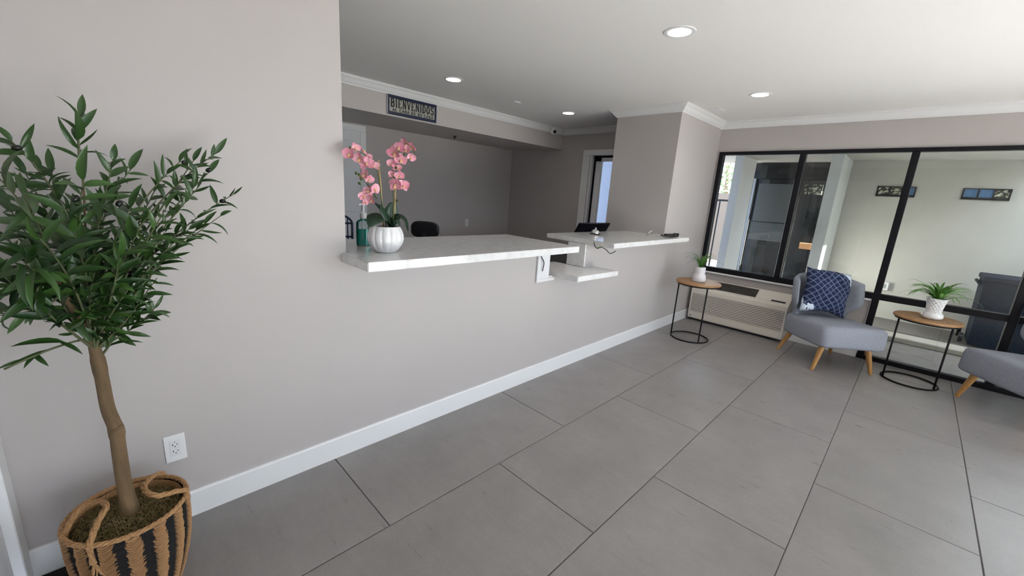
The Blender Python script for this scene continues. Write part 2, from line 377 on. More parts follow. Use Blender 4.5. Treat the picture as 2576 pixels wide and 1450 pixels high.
# cables
def cable(label, pts, r=.0035, m='black_plastic'):
    c = catmull(pts, 6); tag(MB().tube(c, r, 8).build('cable', m, None, 2), label, 'cable')
a = at_y(1362, 646, -.03); b = at_y(1366, 676, -.03)
cable('thin dark cable hanging from the long counter to the low ledge', [a + Vector((0, 0, .02)), a, (a + b) / 2 + Vector((.02, 0, 0)), b, b + Vector((-.005, 0, -.02))])
pp = [at_y(x, y, -.13) for x, y in ((1494, 610), (1497, 620), (1503, 625), (1512, 622), (1524, 628), (1535, 638), (1549, 632))]
cable('loose black cable with a pale tie drooping under the short counter', pp, .0035)
cb = bpy.data.objects['cable.001']
MB().tube([pp[2], pp[3]], .006, 8).build('tie', 'bud', cb)
# ------------------------------------------------------------------ heat pump unit under the window
def ptac():
    t = thing('wall_air_conditioner', 'cream wall heating and cooling unit with slatted front under the window', 'air conditioner', (XW - .03, -.045, 0))
    W = 1.05; F = -.17   # front plane, local x
    prof = [(F, .03), (F, .405), (F + .012, .425), (-.005, .528), (-.001, .528), (-.001, .03)]
    m = MB(); n = len(prof); v = [(x, 0, z) for x, z in prof] + [(x, -W, z) for x, z in prof]
    m.add(v, [tuple(range(n)), tuple(range(2 * n - 1, n - 1, -1))] + [(i, i + n, (i + 1) % n + n, (i + 1) % n) for i in range(n)])
    m.build('casing', 'ptac', t)
    fr = MB(); fr.rbox(F - .012, F - .0005, -W, -W + .02, .045, .40, .004); fr.rbox(F - .012, F - .0005, -.02, 0, .045, .40, .004)
    fr.rbox(F - .012, F - .0005, -W + .02, -.02, .045, .118, .004); fr.rbox(F - .012, F - .0005, -W + .02, -.02, .352, .40, .004)
    fr.build('front_frame', 'ptac', t)
    MB().box(F - .003, F - .001, -W + .02, -.02, .118, .352).build('louvre_recess', 'ptac_dark', t)
    sl = MB(); sl.add([(F - .003, 0, .0), (F - .013, 0, -.003), (F - .013, 0, .006), (F - .003, 0, .009), (F - .003, -W + .04, .0), (F - .013, -W + .04, -.003), (F - .013, -W + .04, .006), (F - .003, -W + .04, .009)],
        [(0, 1, 2, 3), (7, 6, 5, 4), (0, 4, 5, 1), (1, 5, 6, 2), (2, 6, 7, 3), (3, 7, 4, 0)])
    me = sl.mesh('slat', 'ptac')
    for i in range(12):
        o = link('slat', me, t); o.location = (0, -.02, .124 + i * .0195)
    # sloped top: grille and control flap
    dx, dz = -.005 - (F + .012), .528 - .425; ln = math.hypot(dx, dz)
    def top(y, sfrac, h): k = sfrac; return (F + .012 + dx * k - dz / ln * h, y, .425 + dz * k + dx / ln * h)
    def toppanel(y0, y1, s0, s1, h0, h1):
        v = [top(y, s, h) for h in (h0, h1) for y, s in ((y0, s0), (y1, s0), (y1, s1), (y0, s1))]
        return v, [(0, 3, 2, 1), (4, 5, 6, 7), (0, 1, 5, 4), (1, 2, 6, 5), (2, 3, 7, 6), (3, 0, 4, 7)]
    MB().add(*toppanel(-.71, -.10, .12, .88, .0005, .002)).build('outlet_grille', 'ptac_grille', t)
    g = MB()
    for i in range(21): y = -.10 - .61 * i / 20; g.add(*toppanel(y - .002, y + .002, .12, .88, .002, .006))
    for i in range(9): s0 = .12 + .76 * i / 8; g.add(*toppanel(-.71, -.10, s0 - .008, s0 + .008, .002, .0055))
    g.build('grille_bars', 'ptac_dark', t)
    b = MB()
    for y0, y1, s0, s1 in ((-.722, -.088, .06, .12), (-.722, -.088, .88, .94), (-.722, -.71, .06, .94), (-.10, -.088, .06, .94)): b.add(*toppanel(y0, y1, s0, s1, .0005, .007))
    b.build('grille_frame', 'ptac', t)
    MB().add(*toppanel(-1.03, -.74, .08, .9, .0005, .004)).build('control_flap', 'ptac', t)
    MB().add(*toppanel(-1.01, -.87, .10, .22, .004, .007)).build('flap_handle', 'black_plastic', t)
    MB().box(F + .02, -.01, -W + .06, -.02, .0, .03).build('base', 'black_plastic', t)
    MB().tube([(F - .0125, -.035, .062), (F - .013, -.035, .062)], .008, 10).build('badge', 'black_plastic', t)
ptac()

# ------------------------------------------------------------------ round side tables
def side_table(label, cx, cy, h, ang, rt=.225):
    t = thing('side_table', label, 'table', (cx, cy, 0), ang, 'round side tables')
    n = 48; planks = []
    prof = [(rt - .012, h - .024), (rt - .002, h - .019), (rt, h - .012), (rt - .002, h - .004), (rt - .006, h)]
    MB().lathe(prof, n).build('table_top', 'oak', t, True)
    pn = MB()   # paler segment on one side of the top
    a0, a1 = math.radians(-38), math.radians(38)
    poly = [(rt * .965 * math.cos(a), rt * .965 * math.sin(a)) for a in [a0 + (a1 - a0) * i / 14 for i in range(15)]]
    pn.prism(poly, h - .004, h + .0006); pn.build('pale_segment', 'oak_pale', t)
    MB().tube([(.205 * math.cos(2 * math.pi * i / n), .205 * math.sin(2 * math.pi * i / n), h - .030) for i in range(n)], .0075, 8, closed=True).build('top_ring', 'black_metal', t, 2)
    MB().tube([(.19 * math.cos(2 * math.pi * i / n), .19 * math.sin(2 * math.pi * i / n), .0075) for i in range(n)], .0075, 8, closed=True).build('base_ring', 'black_metal', t, 2)
    for a in (math.radians(62), math.radians(-62)):
        c, s = math.cos(a), math.sin(a)
        MB().tube([(-.19 * c, .19 * s, .008), (-.19 * c, .19 * s, h - .028)], .0075, 10).build('leg', 'black_metal', t, 2)
    MB().tube([(-.205 * math.cos(math.radians(62)), -.205 * math.sin(math.radians(62)), h - .03), (-.205 * math.cos(math.radians(62)), .205 * math.sin(math.radians(62)), h - .03)], .006, 8).build('brace', 'black_metal', t, 2)
    return t
side_table('round wooden side table on thin black legs beside the heating unit', 4.46, -.375, .640, math.radians(-12))
side_table('round wooden side table on thin black legs between the two grey chairs', 5.03, -2.145, .607, math.radians(-5))

# ------------------------------------------------------------------ armless accent chairs
def supershape(hx, hy, n=5, k=48):
    out = []
    for i in range(k):
        a = 2 * math.pi * i / k; c, s = math.cos(a), math.sin(a)
        out.append((hx * math.copysign(abs(c) ** (2 / n), c), hy * math.copysign(abs(s) ** (2 / n), s)))
    return out
def chair(label, cx, cy, ang):
    t = thing('accent_chair', label, 'chair', (cx, cy, 0), ang, 'grey accent chairs')
    # seat cushion: lofted rounded block, +x forward
    m = MB(); lv = []; K = 72
    for z, ins in ((.228, .05), (.231, .022), (.242, .006), (.262, 0), (.375, 0), (.405, .004), (.420, .014), (.428, .036), (.431, .11)):
        pl = supershape(.325 - ins, .295 - ins, 9, K)
        lv.append([(x * (1 - .03 * (z - .24) / .2) + .02, y * (1.02 if x > 0 else .94 + .08 * (x + .325) / .325), z + (.012 * (1 - (y / .3) ** 2) if z > .39 else 0) + .018 * x / .33) for x, y in pl])
    v = [p for r in lv for p in r]; nl = len(lv)
    f = [(i * K + k, i * K + (k + 1) % K, (i + 1) * K + (k + 1) % K, (i + 1) * K + k) for i in range(nl - 1) for k in range(K)] + [tuple(range(K - 1, -1, -1)), tuple((nl - 1) * K + k for k in range(K))]
    m.add(v, f).build('seat', 'grey_fabric', t, 2)
    # winged back shell
    def shell(u, w):           # u across -1..1, w height 0..1
        z = .30 + .52 * w
        wing = 1 / (1 + math.exp(-(w - .42) * 16))
        hw = .245 + .085 * wing - .015 * w
        yy = hw * math.sin(u * 1.25) / math.sin(1.25)
        fwd = (.10 + .13 * wing) * abs(u) ** 2.6
        lean = -.10 * w
        top = -.035 * abs(u) ** 3 * (w ** 3)
        return Vector((-.245 + fwd + lean, yy, z + top + .02 * wing * (1 - abs(u)) * w))
    NU, NV = 28, 18; th = .055
    def surf(side):
        def fn(a, b):
            u = a * 2 - 1; p = shell(u, b); e = .01
            du = shell(min(1, u + e), b) - shell(max(-1, u - e), b); dw = shell(u, min(1, b + e)) - shell(u, max(0, b - e))
            nn = du.cross(dw).normalized()
            ed = min(1, (1 - abs(u)) / .16, (1 - b) / .09 + .0, b / .05 + .4); ed = math.sqrt(max(0.0, 1 - (1 - max(0, ed)) ** 2))
            return p + nn * side * th * .5 * max(.02, ed)
        return fn
    bmk = MB(); bmk.grid(surf(1), NU, NV); bmk.grid(surf(-1), NU, NV, True)
    o = bmk.build('backrest', 'grey_fabric', t, 2, recalc=False)
    bm = bmesh.new(); bm.from_mesh(o.data); bmesh.ops.remove_doubles(bm, verts=bm.verts, dist=.0035); bmesh.ops.recalc_face_normals(bm, faces=bm.faces); bm.to_mesh(o.data); bm.free()
    # tapered beech legs, splayed
    for sx, sy in ((1, 1), (1, -1), (-1, 1), (-1, -1)):
        tp = (.225 * sx + .01, .205 * sy, .245); ft = (.262 * sx, .268 * sy, .0)
        if sx < 0: ft = (-.275, .272 * sy, 0)
        d = Vector(ft) - Vector(tp); q = [Vector(tp) + d * k for k in (0, .5, 1)]
        m2 = MB().tube(q, [.026, .021, .0145], 14)
        m2.v = [(x, y, max(z, 0)) for x, y, z in m2.v]; m2.build('leg', 'beech', t, True)
    return t
ch1 = chair('grey fabric wingback accent chair holding the navy patterned cushion', 4.925, -1.515, math.radians(-137.8))
ch2 = chair('grey fabric accent chair with no cushion, facing the other chair', 4.904, -2.818, math.radians(128.5))

# cushion
def cushion_mat():
    m = mat('cushion', (.010, .022, .085), .95); nt = m.node_tree; N = nt.nodes; L = nt.links; b = N['Principled BSDF']
    co = N.new('ShaderNodeTexCoord'); sp = N.new('ShaderNodeSeparateXYZ')
    nz0 = N.new('ShaderNodeTexNoise'); nz0.inputs['Scale'].default_value = 9; va = N.new('ShaderNodeVectorMath'); va.operation = 'MULTIPLY_ADD'
    L.new(co.outputs['Object'], nz0.inputs['Vector']); L.new(nz0.outputs['Color'], va.inputs[0]); va.inputs[1].default_value = (.03, .03, .03); L.new(co.outputs['Object'], va.inputs[2])
    L.new(va.outputs[0], sp.inputs[0])
    def mth(op, a, bb=None, v=None):
        n = N.new('ShaderNodeMath'); n.operation = op
        for i, q in enumerate((a, bb)):
            if q is None: continue
            if isinstance(q, float): n.inputs[i].default_value = q
            else: L.new(q, n.inputs[i])
        return n.outputs[0]
    k = 16.0
    s1 = mth('MULTIPLY', mth('ADD', sp.outputs['X'], sp.outputs['Z']), k); s2 = mth('MULTIPLY', mth('SUBTRACT', sp.outputs['X'], sp.outputs['Z']), k)
    f1 = mth('ABSOLUTE', mth('SUBTRACT', mth('FRACT', s1), .5)); f2 = mth('ABSOLUTE', mth('SUBTRACT', mth('FRACT', s2), .5))
    ln = mth('MAXIMUM', mth('GREATER_THAN', f1, .43), mth('GREATER_THAN', f2, .43))
    ctr = mth('LESS_THAN', mth('MAXIMUM', f1, f2), .13)
    nz = N.new('ShaderNodeTexNoise'); nz.inputs['Scale'].default_value = 60; L.new(co.outputs['Object'], nz.inputs['Vector'])
    lnn = mth('MULTIPLY', ln, nz.outputs['Fac'])
    mx = N.new('ShaderNodeMix'); mx.data_type = 'RGBA'; mx.inputs['A'].default_value = (.010, .020, .070, 1); mx.inputs['B'].default_value = (.27, .32, .46, 1); L.new(lnn, mx.inputs['Factor'])
    m2 = N.new('ShaderNodeMix'); m2.data_type = 'RGBA'; m2.inputs['B'].default_value = (.004, .006, .03, 1); L.new(mx.outputs['Result'], m2.inputs['A']); L.new(mth('MULTIPLY', ctr, .8), m2.inputs['Factor'])
    # bleached corners, part of the dye
    diag = mth('ADD', mth('ADD', sp.outputs['Z'], sp.outputs['X']), mth('MULTIPLY', nz0.outputs['Fac'], .16))
    d1 = mth('GREATER_THAN', diag, .40); d2 = mth('LESS_THAN', diag, -.20)
    wv = N.new('ShaderNodeTexNoise'); wv.inputs['Scale'].default_value = 30; L.new(co.outputs['Object'], wv.inputs['Vector'])
    dm = mth('MULTIPLY', mth('MAXIMUM', d1, d2), mth('GREATER_THAN', wv.outputs['Fac'], .42))
    m3 = N.new('ShaderNodeMix'); m3.data_type = 'RGBA'; m3.inputs['B'].default_value = (.62, .70, .82, 1); L.new(m2.outputs['Result'], m3.inputs['A']); L.new(dm, m3.inputs['Factor'])
    L.new(m3.outputs['Result'], b.inputs['Base Color'])
cushion_mat()
def cushion():
    S = .222
    def fn(sg):
        def g(a, b):
            u, w = a * 2 - 1, b * 2 - 1
            bul = ((1 - u ** 2) ** .5 * (1 - w ** 2) ** .5) ** .8
            pin = 1 - .10 * (1 - abs(u) ** 3) * 0 ; cx = u * S * (1 - .085 * (1 - w * w) * abs(u)); cz = w * S * (1 - .085 * (1 - u * u) * abs(w))
            wr = .012 * math.sin(4.2 * u + 2.6 * w + 1.0) * math.sin(3.1 * w - 1.7 * u) + .006 * math.sin(11 * u * w + 4 * u)
            cx += .012 * math.sin(3.4 * w + .6) * (1 if u > .3 else .4); cz += .010 * math.sin(3.0 * u + 1.2)
            return (cx, sg * .078 * bul + wr * (.35 + bul), cz)
        return g
    m = MB(); m.grid(fn(1), 26, 26); m.grid(fn(-1), 26, 26, True)
    o = m.build('throw_cushion', 'cushion', None, 2, recalc=False)
    bm = bmesh.new(); bm.from_mesh(o.data); bmesh.ops.remove_doubles(bm, verts=bm.verts, dist=.001); bmesh.ops.recalc_face_normals(bm, faces=bm.faces); bm.to_mesh(o.data); bm.free()
    tag(o, 'navy cushion with white diamond lattice leaning on the grey chair back', 'cushion')
    return o
cu = cushion()
R1 = Matrix.Rotation(math.radians(-137.8), 4, 'Z')
M = Matrix.Translation((4.925, -1.515, 0)) @ R1 @ Matrix.Translation((-.118, -.035, .684)) @ Matrix.Rotation(math.radians(-14), 4, 'Y') @ Matrix.Rotation(math.radians(90), 4, 'Z') @ Matrix.Rotation(math.radians(7), 4, 'Y')
cu.matrix_world = M

# ------------------------------------------------------------------ potted grass plants
def blade_mesh(name, L_, w, droop, m, up=1.0):
    # rises from origin, arches toward +x
    b = MB(); N_ = 9; v = []
    p = Vector((0, 0, 0)); th = math.radians(86 * up); st = L_ / N_
    for i in range(N_ + 1):
        t = i / N_; ww = w * (0.55 + .9 * t if t < .35 else .865 * (1 - ((t - .35) / .65) ** 1.8)) + .0004
        nx = -math.sin(th); nz = math.cos(th)
        for y, off in ((-ww / 2, ww * .18), (0, 0), (ww / 2, ww * .18)): v.append((p.x + nx * off, y, p.z + nz * off))
        p = p + Vector((math.cos(th), 0, math.sin(th))) * st; th -= droop * (0.35 + 1.3 * t) / N_
    f = [(i * 3 + k, i * 3 + k + 1, i * 3 + k + 4, i * 3 + k + 3) for i in range(N_) for k in (0, 1)]
    b.add(v, f); return b.mesh(name, m, 2)
def grass(t, z, n, kinds, spread, seed, az=None):
    rs = random.Random(seed)
    for i in range(n):
        me = kinds[i % len(kinds)]; o = link('blade', me, t)
        a = 2 * math.pi * (i * .382) + rs.uniform(-.3, .3)
        if az: a = az[0] + az[1] * rs.uniform(-1, 1)
        o.location = (rs.uniform(-.014, .014), rs.uniform(-.014, .014), z)
        s = rs.uniform(.75, 1.1); o.scale = (s, s, s); o.rotation_euler = (rs.uniform(-.12, .12), rs.uniform(-.22, .25) * spread, a)
p1 = thing('potted_grass', 'slim arching green grass in a waisted white pot near the column', 'potted plant', (4.47, -.37, .6408), 0, 'potted grass on the side tables')
vp = [(.055, 0), (.064, .003), (.067, .012), (.066, .05), (.060, .075), (.050, .085), (.049, .090), (.052, .100), (.051, .155), (.049, .158), (.045, .157), (.045, .140), (.0, .140)]
MB().lathe(vp, 40, fn=lambda r, z, a: r * (1 + .012 * math.sin(a * 3 + z * 40))).build('pot', 'matte_ceramic', p1, True)
MB().lathe([(.044, .141), (.03, .147), (.0, .149)], 20, caps=False).build('soil', 'soil', p1, True)
thin = [blade_mesh('blade', .24, .010, 2.0, 'grass_blade', .86), blade_mesh('blade', .29, .009, 2.6, 'grass_blade', .8), blade_mesh('blade', .21, .012, 1.2, 'grass_blade', .86), blade_mesh('blade', .31, .008, 3.0, 'grass_blade', .74)]
grass(p1, .145, 22, thin, 1.0, 3); grass(p1, .145, 9, [thin[1], thin[3]], .8, 5, (math.radians(125), .7)); grass(p1, .145, 7, [thin[2], thin[0]], .6, 6, (math.radians(-50), .8))
p2 = thing('potted_grass', 'wide striped spider grass in a white lattice vase between the chairs', 'potted plant', (5.00, -2.165, .6078), 0, 'potted grass on the side tables')
def lat(r, z, a):
    if z < .055: return r
    k = 13; s1 = math.sin(k * a + z * 190); s2 = math.sin(k * a - z * 190); return r + .0042 * max(s1, s2) - .003
zs = [(.050, 0), (.060, .004), (.070, .016), (.072, .030), (.066, .046), (.054, .060)] + [(.050 + .017 * ((z - .06) / .12) ** 1.5, z) for z in [.062 + .118 * i / 64 for i in range(65)]] + [(.062, .184), (.058, .182), (.055, .16), (0, .16)]
MB().lathe(zs, 144, fn=lat).build('vase', 'ceramic', p2, 2)
MB().lathe([(.055, .161), (.03, .166), (.0, .167)], 20, caps=False).build('soil', 'soil', p2, True)
wide = [blade_mesh('blade', .26, .027, 2.0, 'grass_stripe', .72), blade_mesh('blade', .28, .024, 2.2, 'grass_blade', .66), blade_mesh('blade', .21, .028, 1.6, 'grass_blade', .85), blade_mesh('blade', .34, .021, 2.1, 'grass_stripe', .58)]
grass(p2, .163, 40, wide, 1.3, 11); grass(p2, .163, 8, [wide[3], wide[1]], 1.6, 12, (math.radians(-65), .5)); grass(p2, .163, 6, [wide[3], wide[1]], 1.4, 13, (math.radians(115), .5))
# ------------------------------------------------------------------ basket and olive tree
BX, BY, BZ, BR = -.055, -.285, .33, .150
bk = thing('wicker_basket', 'tan and black striped woven basket with rope handles', 'basket', (BX, BY, 0))
def basket_mat():
    m = mat('basket', (.5, .29, .135), .85); nt = m.node_tree; N = nt.nodes; L = nt.links; b = N['Principled BSDF']
    at = N.new('ShaderNodeAttribute'); at.attribute_name = 'stripe_gap_shade'
    co = N.new('ShaderNodeTexCoord'); nz = N.new('ShaderNodeTexNoise'); nz.inputs['Scale'].default_value = 90; L.new(co.outputs['Object'], nz.inputs['Vector'])
    mx = N.new('ShaderNodeMix'); mx.data_type = 'RGBA'; mx.inputs['A'].default_value = (.52, .30, .14, 1); mx.inputs['B'].default_value = (.34, .18, .08, 1); L.new(nz.outputs['Fac'], mx.inputs['Factor'])
    m2 = N.new('ShaderNodeMix'); m2.data_type = 'RGBA'; m2.inputs['B'].default_value = (.008, .007, .008, 1); L.new(mx.outputs['Result'], m2.inputs['A']); L.new(at.outputs['Fac'], m2.inputs['Factor']); L.new(m2.outputs['Result'], b.inputs['Base Color'])
basket_mat()
def brad(z): return BR * (1.0 + .05 * math.sin(math.pi * min(1, z / BZ)) - .34 * max(0, 1 - z / BZ) ** 1.55)
NA, NR, SUB, NS = 300, 52, 4, 15
rs = random.Random(2); jit = [[rs.uniform(-.35, .35) for _ in range(NS * 2)] for _ in range(NR + 1)]
v = []; st = []
for j in range(NR * SUB + 1):
    z = .004 + (BZ - .008) * j / (NR * SUB); rowi = min(j // SUB, NR); ph = (j % SUB) / SUB
    for i in range(NA):
        a = 2 * math.pi * i / NA; q = a / (2 * math.pi) * NS; k = int(q); fr_ = q - k
        e0 = .03 + .14 * jit[rowi][k]; e1 = .58 + .20 * jit[rowi][(k + 7) % NS]
        tan = e0 < fr_ < e1
        lump = math.sin(math.pi * ph) * (.0055 if tan else .0025)
        arch = .0045 * math.sin(math.pi * min(1, max(0, (fr_ - e0) / (e1 - e0)))) if tan else -.001
        sag = .007 * math.sin(math.pi * fr_ / .6 + .5) + .004 * jit[rowi][(k + 3) % NS] if tan else 0
        r = brad(z) + lump + arch; v.append((r * math.cos(a), r * math.sin(a), z - sag * (0 if j in (0, NR * SUB) else 1))); st.append((.95 if (j % SUB) == 0 else .0) if tan else 1.0)  # black stripes, plus shade painted into the gaps between strand rows
m = MB(); nj = NR * SUB
m.add(v, [(j * NA + i, j * NA + (i + 1) % NA, (j + 1) * NA + (i + 1) % NA, (j + 1) * NA + i) for j in range(nj) for i in range(NA)])
o = m.build('woven_body', 'basket', bk, False, recalc=False)
at_ = o.data.attributes.new('stripe_gap_shade', 'FLOAT', 'POINT'); at_.data.foreach_set('value', st)
MB().lathe([(brad(0) - .005, .001), (brad(0) - .005, .010)], 60).build('bottom', 'rope', bk)
MB().lathe([(brad(.14) - .010, .14), (brad(.25) - .010, .25), (BR - .010, BZ - .004)], 60, caps=False).build('lining', 'rope', bk)
def rope(pts, r, name, parent, twist=60, closed=False, n=6):
    c = [Vector(p) for p in pts]; m = MB(); L_ = [0]
    for i in range(1, len(c)): L_.append(L_[-1] + (c[i] - c[i - 1]).length)
    T = [(c[min(i + 1, len(c) - 1)] - c[max(i - 1, 0)]).normalized() for i in range(len(c))]
    for k in range(3):
        q = []
        for i in range(len(c)):
            up = Vector((0, 0, 1)) if abs(T[i].z) < .9 else Vector((1, 0, 0)); s = T[i].cross(up).normalized(); u_ = s.cross(T[i])
            a = L_[i] * twist / r * .012 + k * 2 * math.pi / 3; q.append(c[i] + (s * math.cos(a) + u_ * math.sin(a)) * r * .52)
        m.tube(q, r * .60, n)
    return m.build(name, 'rope', parent, 2)
rim = [((BR + .001) * math.cos(2 * math.pi * i / 160), (BR + .001) * math.sin(2 * math.pi * i / 160), BZ) for i in range(161)]
rope(rim, .0075, 'rim', bk, 70)
off = Vector((BX, BY, 0))
def handle(px):
    pts = [at_z(x, y, z) - off for x, y, z in px]
    return rope(catmull(pts, 10), .0085, 'handle', bk, 45)
handle([(236, 1420, .270), (230, 1390, .305), (226, 1370, .338), (245, 1315, .362), (266, 1278, .372), (256, 1263, .372), (225, 1269, .366), (192, 1292, .352), (166, 1335, .338), (158, 1366, .305)])
handle([(472, 1268, .288), (467, 1236, .336), (440, 1238, .355), (400, 1248, .366), (371, 1241, .372), (362, 1225, .372), (375, 1206, .362), (398, 1193, .346), (414, 1194, .338)])
tas = MB(); base = at_z(236, 1418, .272) - off
for i in range(10):
    d = Vector((rs.uniform(-.02, .02), rs.uniform(-.012, .004), -.055 + rs.uniform(-.01, .01))); tas.tube([base, base + d * .5 + Vector((rs.uniform(-.006, .006), 0, 0)), base + d], [.003, .0025, .0018], 5)
tas.build('tassel', 'rope', bk, 2)

tr = thing('olive_tree', 'artificial olive tree with dark leaves and black olives rising from mossy soil', 'tree', (BX, BY, 0))
sm = MB()
def soilf(a, b):
    r = a * (BR - .013); an = b * 2 * math.pi; x, y = r * math.cos(an), r * math.sin(an)
    return (x, y, .296 + .022 * (1 - (r / BR) ** 2) + .004 * math.sin(90 * x) * math.sin(80 * y) + .003 * math.sin(170 * x + 60 * y))
sm.grid(soilf, 14, 60); sm.build('soil', 'soil', tr, 2)
mo = MB()
for i in range(2600):
    r = math.sqrt(rs.random()) * (BR - .016); an = rs.uniform(0, 6.283); x, y = r * math.cos(an), r * math.sin(an); z = .298 + .022 * (1 - (r / BR) ** 2) + rs.uniform(0, .006)
    a2 = rs.uniform(0, 6.283); l = rs.uniform(.006, .020); dx, dy = math.cos(a2) * l / 2, math.sin(a2) * l / 2; nx, ny = -math.sin(a2) * .0011, math.cos(a2) * .0011; h = rs.uniform(.002, .006)
    if math.hypot(x + dx, y + dy) > BR - .014 or math.hypot(x - dx, y - dy) > BR - .014: continue
    mo.add([(x - dx - nx, y - dy - ny, z), (x - dx + nx, y - dy + ny, z), (x + nx, y + ny, z + h), (x - nx, y - ny, z + h), (x + dx + nx, y + dy + ny, z), (x + dx - nx, y + dy - ny, z)], [(0, 3, 2, 1), (3, 5, 4, 2)])
o = mo.build('moss', 'moss', tr, False, recalc=False); o['kind'] = 'stuff'
def tp(x, y, dep): return at_y(x, y, BY + dep) - off
trunk = catmull([tp(327, 1284, -.012), tp(312, 1215, -.008), tp(299, 1130, 0), tp(292, 1080, .0), tp(272, 1030, .005), tp(258, 960, .005), tp(246, 905, .0), tp(233, 855, .0), tp(226, 790, .01), tp(222, 700, .01), tp(216, 600, .005), tp(212, 500, .0), tp(207, 440, .0)], 4)
nT = len(trunk); rad = []
for i in range(nT):
    t = i / (nT - 1); r = .0205 - .0045 * min(1, t / .5) - .0135 * min(1, max(0, (t - .5) / .28))
    if t < .06: r += .006 * (1 - t / .06)
    if abs(t - .235) < .02: r *= 1.12
    if abs(t - .46) < .02 or abs(t - .50) < .02: r *= 1.10
    rad.append(max(.0022, r))
trunk[0].z = .300
MB().tube(trunk, rad, 12).build('trunk', 'trunk', tr, 2)
kn = tp(297, 1078, -.012); MB().tube([kn + Vector((-.012, 0, -.006)), kn + Vector((.012, -.004, .006))], [.010, .005], 8).build('knot', 'trunk', tr, 2)
bL = catmull([tp(234, 862, 0), tp(215, 820, -.01), tp(185, 778, -.03), tp(150, 720, -.05), tp(110, 660, -.07)], 4)
MB().tube(bL, [.017 - .013 * i / (len(bL) - 1) for i in range(len(bL))], 10).build('branch', 'trunk', tr, 2)
# (origin on trunk 0..1 or 'L', tip pixel x, y, depth offset at tip, leaves, leaf scale, palette)
def tk(t): return trunk[int(t * (nT - 1))]
BR_ = [(.98, 203, 290, .02, 9, 1.0, 0), (.80, 285, 400, -.03, 9, .95, 0), (.78, 25, 352, .0, 11, 1.0, 1), (.74, -10, 440, -.12, 11, 1.15, 1), (.74, 330, 425, .05, 10, .9, 0), (.72, 455, 405, .10, 13, .9, 0),
       (.70, 545, 385, .14, 15, .85, 0), (.66, 590, 488, .12, 14, .8, 0), (.66, 500, 470, .02, 13, .85, 0), (.62, 420, 520, -.10, 12, .95, 0), (.62, 480, 575, .06, 11, .85, 0), (.64, 60, 480, -.16, 11, 1.15, 1),
       (.60, -40, 560, -.10, 11, 1.1, 1), (.60, 100, 600, -.24, 10, 1.3, 0), (.58, 440, 630, .0, 11, .85, 0), (.58, 360, 560, -.16, 11, 1.0, 0), (.56, -30, 660, -.16, 11, 1.1, 0), (.56, 395, 700, .04, 10, .8, 0),
       (.56, 300, 640, -.18, 10, .95, 0), (.55, 390, 775, .0, 11, .85, 0), (.55, 330, 720, -.10, 10, .9, 0), ('L', 20, 720, -.10, 10, 1.0, 0), ('L', 60, 660, -.24, 10, 1.25, 0), ('L', 5, 790, -.04, 8, .9, 1),
       ('L', 90, 760, -.14, 9, .9, 0), (.52, 300, 790, .02, 9, .9, 0), (.60, 160, 520, -.20, 11, 1.1, 0), (.66, 210, 450, -.16, 12, 1.05, 0), (.70, 130, 430, .06, 11, 1.0, 0), (.68, 270, 490, -.12, 12, 1.0, 0),
       (.58, 160, 640, .08, 11, 1.0, 0), (.60, 250, 590, .10, 11, 1.0, 0), (.64, 400, 460, .16, 12, .9, 0), (.60, 420, 580, .16, 10, .9, 0), (.56, 70, 560, .10, 11, 1.0, 0), (.60, 20, 520, .06, 11, 1.0, 1),
       (.62, 330, 520, .02, 12, .95, 0), (.57, 240, 680, -.14, 11, .95, 0), (.58, 120, 690, -.06, 11, 1.0, 0), (.56, 310, 690, .08, 10, .9, 0), (.62, 190, 560, .0, 12, 1.0, 0), (.66, 60, 430, .08, 10, 1.0, 1), (.54, 270, 740, -.08, 9, .9, 0),
       (.66, 530, 430, .10, 11, .85, 0), (.68, 490, 400, .14, 10, .85, 0), (.64, 560, 540, .10, 9, .8, 0), (.60, 520, 560, .04, 9, .8, 0), (.58, 450, 600, -.04, 10, .85, 0), (.56, 370, 650, -.06, 10, .9, 0), (.55, 350, 760, -.04, 9, .85, 0), (.58, 200, 620, -.10, 11, 1.0, 0), (.56, 180, 700, .04, 10, 1.0, 0), (.60, 320, 600, .06, 10, .9, 0)]
def leaf_mesh(L_, w, curl, fold, m):
    b = MB(); N_ = 6; v = []; p = Vector((0, 0, 0)); th = .15
    for i in range(N_ + 1):
        t = i / N_; ww = w * (math.sin(math.pi * t ** .75) ** .85) + (.0015 if i == 0 else .0003)
        v += [(p.x, -ww / 2, p.z + fold * ww), (p.x, 0, p.z), (p.x, ww / 2, p.z + fold * ww)]
        p = p + Vector((math.cos(th), 0, math.sin(th))) * (L_ / N_); th -= curl / N_
    b.add(v, [(i * 3 + k, i * 3 + k + 1, i * 3 + k + 4, i * 3 + k + 3) for i in range(N_) for k in (0, 1)])
    return b
LV = [(.084, .018, .7, .25), (.074, .020, .2, .3), (.092, .013, 1.4, .35), (.062, .019, 1.0, .2), (.094, .022, .5, .3), (.080, .014, -.6, .3)]
LM = [[leaf_mesh(*a, None).mesh('leaf', mm, 2) for a in LV] for mm in ('olive_leaf', 'olive_leaf_pale')]
leaves = []; tw = MB()
WALLY = -.012 - BY          # local y of the wall face
def clampwall(p, mrg=.012): return Vector((p.x, min(p.y, WALLY - mrg), p.z))
